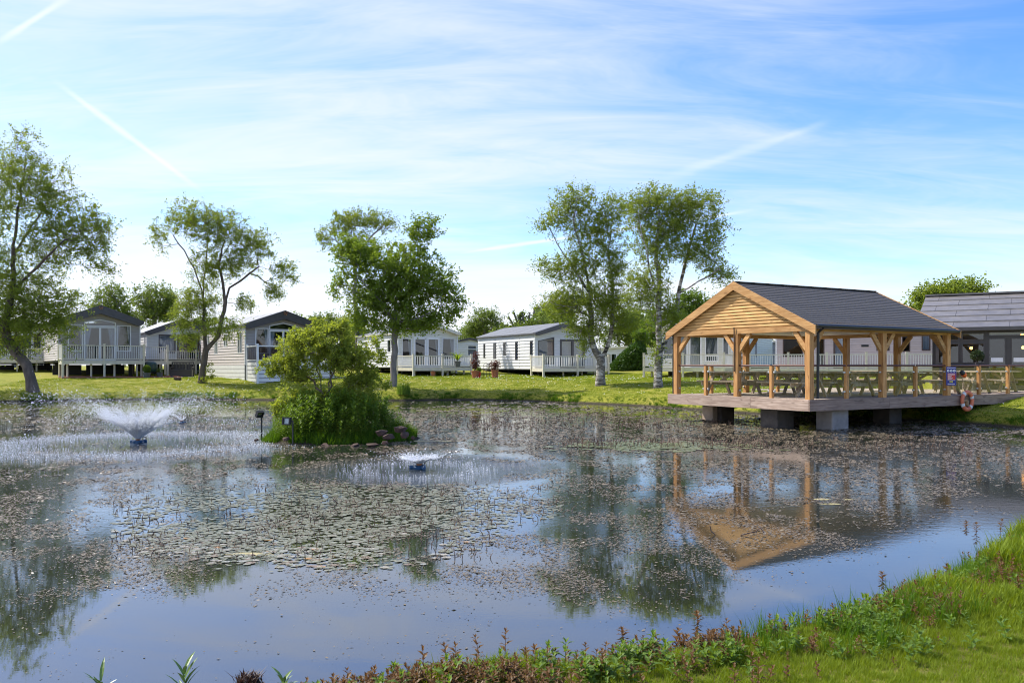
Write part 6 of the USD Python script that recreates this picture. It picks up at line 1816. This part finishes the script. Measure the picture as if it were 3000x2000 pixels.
cp = at(430, 1106, 51.4)
potted('topiary_ball', 'clipped round yellow green ball in a grey pot by the deck post', (cp[0], cp[1], gz(cp[0], cp[1])), 0.22, 0.36, M['plastic_grey'], [((0, 0, 0.58), (0.24, 0.24, 0.25), 1)], 1500, (0.05, 0.035), lf_far2, 901, 0.15)
cp = at(468, 1100, 53.4)
potted('dark_planter', 'dark grey tub with a sparse plant before the brick patio', (cp[0], cp[1], gz(cp[0], cp[1])), 0.2, 0.36, M['plastic_grey'], [((0, 0, 0.5), (0.22, 0.22, 0.2), 1)], 140, (0.08, 0.04), lf_herb, 902, 0.5, stems=6)
lf_red = leaf_mat('red_leaf', [(0.10, 0.035, 0.02), (0.16, 0.06, 0.03), (0.20, 0.10, 0.05), (0.10, 0.10, 0.03), (0.28, 0.24, 0.20)], 0.3, 0.45)
for k, (qx, Yq, R, h, mt, bl, nn, lab) in enumerate(((1392, 53.0, 0.25, 0.46, M['terra'], [((0, 0, 0.95), (0.34, 0.32, 0.42), .7), ((0.05, 0, 1.4), (.24, .22, .32), .3)], 800, 'tall reddish shrub in terracotta pot beside the veranda corner post'), (1403, 53.4, 0.14, 0.34, M['sign_red'], [((0, 0, 0.5), (0.16, 0.16, 0.2), 1)], 240, 'green plant in a red pot right of the tall reddish shrub'),
                                                     (1450, 53.2, 0.24, 0.48, M['terra'], [((0, 0, 0.78), (0.38, 0.34, 0.32), 1)], 620, 'bronze leaved shrub in the right terracotta pot on the lawn'), (1269, 54.5, 0.15, 0.28, M['terra'], [((0, 0, 0.30), (0.10, 0.10, 0.05), 1)], 40, 'empty looking terracotta pot under the veranda'))):
    cp = at(qx, 1100, Yq)
    potted('potted_shrub', lab, (cp[0], cp[1], gz(cp[0], cp[1])), R, h, mt, bl, nn, (0.10, 0.045), lf_red if k != 1 else lf_herb, 910 + k, 0.5, group='pots beside the veranda', stems=9)
cp = at(1341, 1068, 55.6)
tpm = thing('potted_palm', 'bushy green palm standing on the veranda with french doors', 'potted plant', (cp[0], cp[1], 1.68))
pot(cp, 0.2, 0.4, M['plastic_grey'], tpm)
r_ = np.random.default_rng(33)
mb = MB()
for i in range(40):
    a = r_.uniform(0, 6.28)
    mb.add(*blade_leaf([0, 0, 0.4], [np.cos(a), np.sin(a), r_.uniform(0.7, 2.5)], r_.uniform(0.6, 1.0), 0.06, 1.3, 4))
obj('fronds', mb, lf_oak, tpm)
# cafe chair between the pots
cp = at(1430, 1100, 53.6)
tc_ = thing('cafe_chair', 'thin black metal chair between the terracotta pots', 'chair', (cp[0], cp[1], gz(cp[0], cp[1])), 0.5)
for sx in (-.2, .2):
    for sy in (-.2, .2):
        obj('leg', MB().tube([(sx, sy, 0.45), (sx * 1.15, sy * 1.15, 0)], 0.013, 5), M['black'], tc_)
obj('seat', MB().lathe([(0, 0.44), (0.23, 0.44), (0.24, 0.455), (0.23, 0.47), (0, 0.47)], sides=16), M['brown'], tc_)
obj('backrest', MB().tube([(-.2, .2, .45), (-.2, .27, .8), (0, .3, .9), (.2, .27, .8), (.2, .2, .45)], 0.014, 5).tube([(-.19, .25, .68), (0, .28, .70), (.19, .25, .68)], 0.012, 5).tube([(0, .22, .45), (0, .29, .89)], .011, 5), M['black'], tc_)
# dark bench
cb = at(530, 1085, 55.3)
cb[2] = gz(cb[0], cb[1])
tbn = thing('garden_bench', 'dark slatted storage bench on the lawn before the cream caravan', 'bench', cb, math.radians(6))
bw = 0.66
obj('seat_box', MB().tm(trimesh.Trimesh(*rbox(-bw, bw, -0.05, 0.5, 0.0, 0.44, 0.01))), M['anth'], tbn)
obj('seat', MB().box(-bw, bw, -0.08, 0.5, 0.445, 0.48), M['plastic_grey'], tbn)
for s in (-1, 1):
    obj('arm_rest', MB().box(s * bw - 0.05, s * bw + 0.05, -0.08, 0.5, 0.60, 0.65).box(s * bw - 0.04, s * bw + 0.04, -0.05, 0.03, 0.0, 0.60).box(s * bw - 0.04, s * bw + 0.04, 0.44, 0.52, 0.0, 0.98), M['anth'], tbn)
obj('back_rail', MB().box(-bw + .041, bw - .041, 0.45, 0.51, 0.90, 0.98).box(-bw + .041, bw - .041, 0.45, 0.51, 0.50, 0.56), M['anth'], tbn)
for i in range(12):
    x0 = -bw + 0.1 + (2 * bw - 0.2) * (i + 0.5) / 12
    obj('back_slat', MB().box(x0 - 0.028, x0 + 0.028, 0.465, 0.495, 0.561, 0.899), M['anth'], tbn)
# blackbird
cbd = at(505, 1091, 53.6)
cbd[2] = gz(cbd[0], cbd[1])
tbd = thing('blackbird', 'small blackbird standing on the lawn left of the bench', 'bird', cbd, -2.6)
m = trimesh.creation.icosphere(3, 1.0)
v = m.vertices.copy()
taper = np.interp(v[:, 0], [-1, -0.3, 0.5, 1], [0.25, 0.9, 1.0, 0.7])
body = np.stack([v[:, 0] * 0.10, v[:, 1] * 0.045 * taper, 0.085 + v[:, 2] * 0.048 * taper + v[:, 0] * 0.035], 1)
head = m.vertices * 0.034 + [0.095, 0, 0.155]
obj('body', MB().add(body, m.faces).add(head, m.faces), M['black'], tbd, True)
obj('tail', MB().beam((-0.07, 0, 0.06), (-0.19, 0, 0.055), 0.035, 0.012), M['black'], tbd)
obj('beak', MB().tube([(0.122, 0, 0.155), (0.155, 0, 0.15)], [0.009, 0.002], 6), M['orange'], tbd)
for s in (-1, 1):
    obj('leg', MB().tube([(0.0, s * 0.018, 0.05), (0.005, s * 0.018, 0.0)], 0.004, 5), M['brown'], tbd)
# standard bay tree on the deck by the lodge
cp = at(2856, 1130, 31.0)
tby = thing('lollipop_tree', 'small lollipop shaped bay tree in front of the lodge windows', 'potted tree', (cp[0], cp[1], ZD))
pot(cp, 0.2, 0.34, M['plastic_grey'], tby)
ctop = at(2863, 1041, 31.0) - np.array([cp[0], cp[1], ZD])
obj('trunk', MB().tube([(0, 0, 0.3), (-0.02, 0, 0.7), (0.03, 0, 1.0), ctop * [1, 1, 0.9], ctop], 0.018, 6), M['brown'], tby)
r_ = np.random.default_rng(71)
u = r_.normal(0, 1, (900, 3))
u /= np.linalg.norm(u, axis=1, keepdims=True)
obj('crown', leaves(ctop + u * [0.24, 0.24, 0.20] * (r_.uniform(0, 1, (900, 1)) ** 0.3), 0.075, 0.04, r_, 0.4), leaf_mat('bay_leaf', [(0.03, 0.05, 0.012), (0.06, 0.075, 0.02), (0.15, 0.13, 0.06)], 0.2, 0.3), tby)
# slatted planter by the lodge
cp = at(2846, 1138, 32.0)
tpl = thing('slatted_planter', 'pale slatted wooden planter at the foot of the lodge windows', 'planter', (cp[0], cp[1], ZD), tl)
for i in range(5):
    obj('slat', MB().box(-0.30, 0.30, -0.16, -0.13, 0.04 + i * 0.09, 0.115 + i * 0.09), M['plank'], tpl)
obj('frame', MB().box(-0.28, -0.24, -0.125, 0.16, 0, 0.5).box(0.24, 0.28, -0.125, 0.16, 0, 0.5).box(-0.24, 0.24, 0.1, 0.13, 0.03, 0.48), M['plank'], tpl)
# roof vents
for k, (qx, qy, Yq, lab) in enumerate(((1535, 957, 61.0, 'small dark roof vent on the bright white caravan'),)):
    pass
print('triangles built')
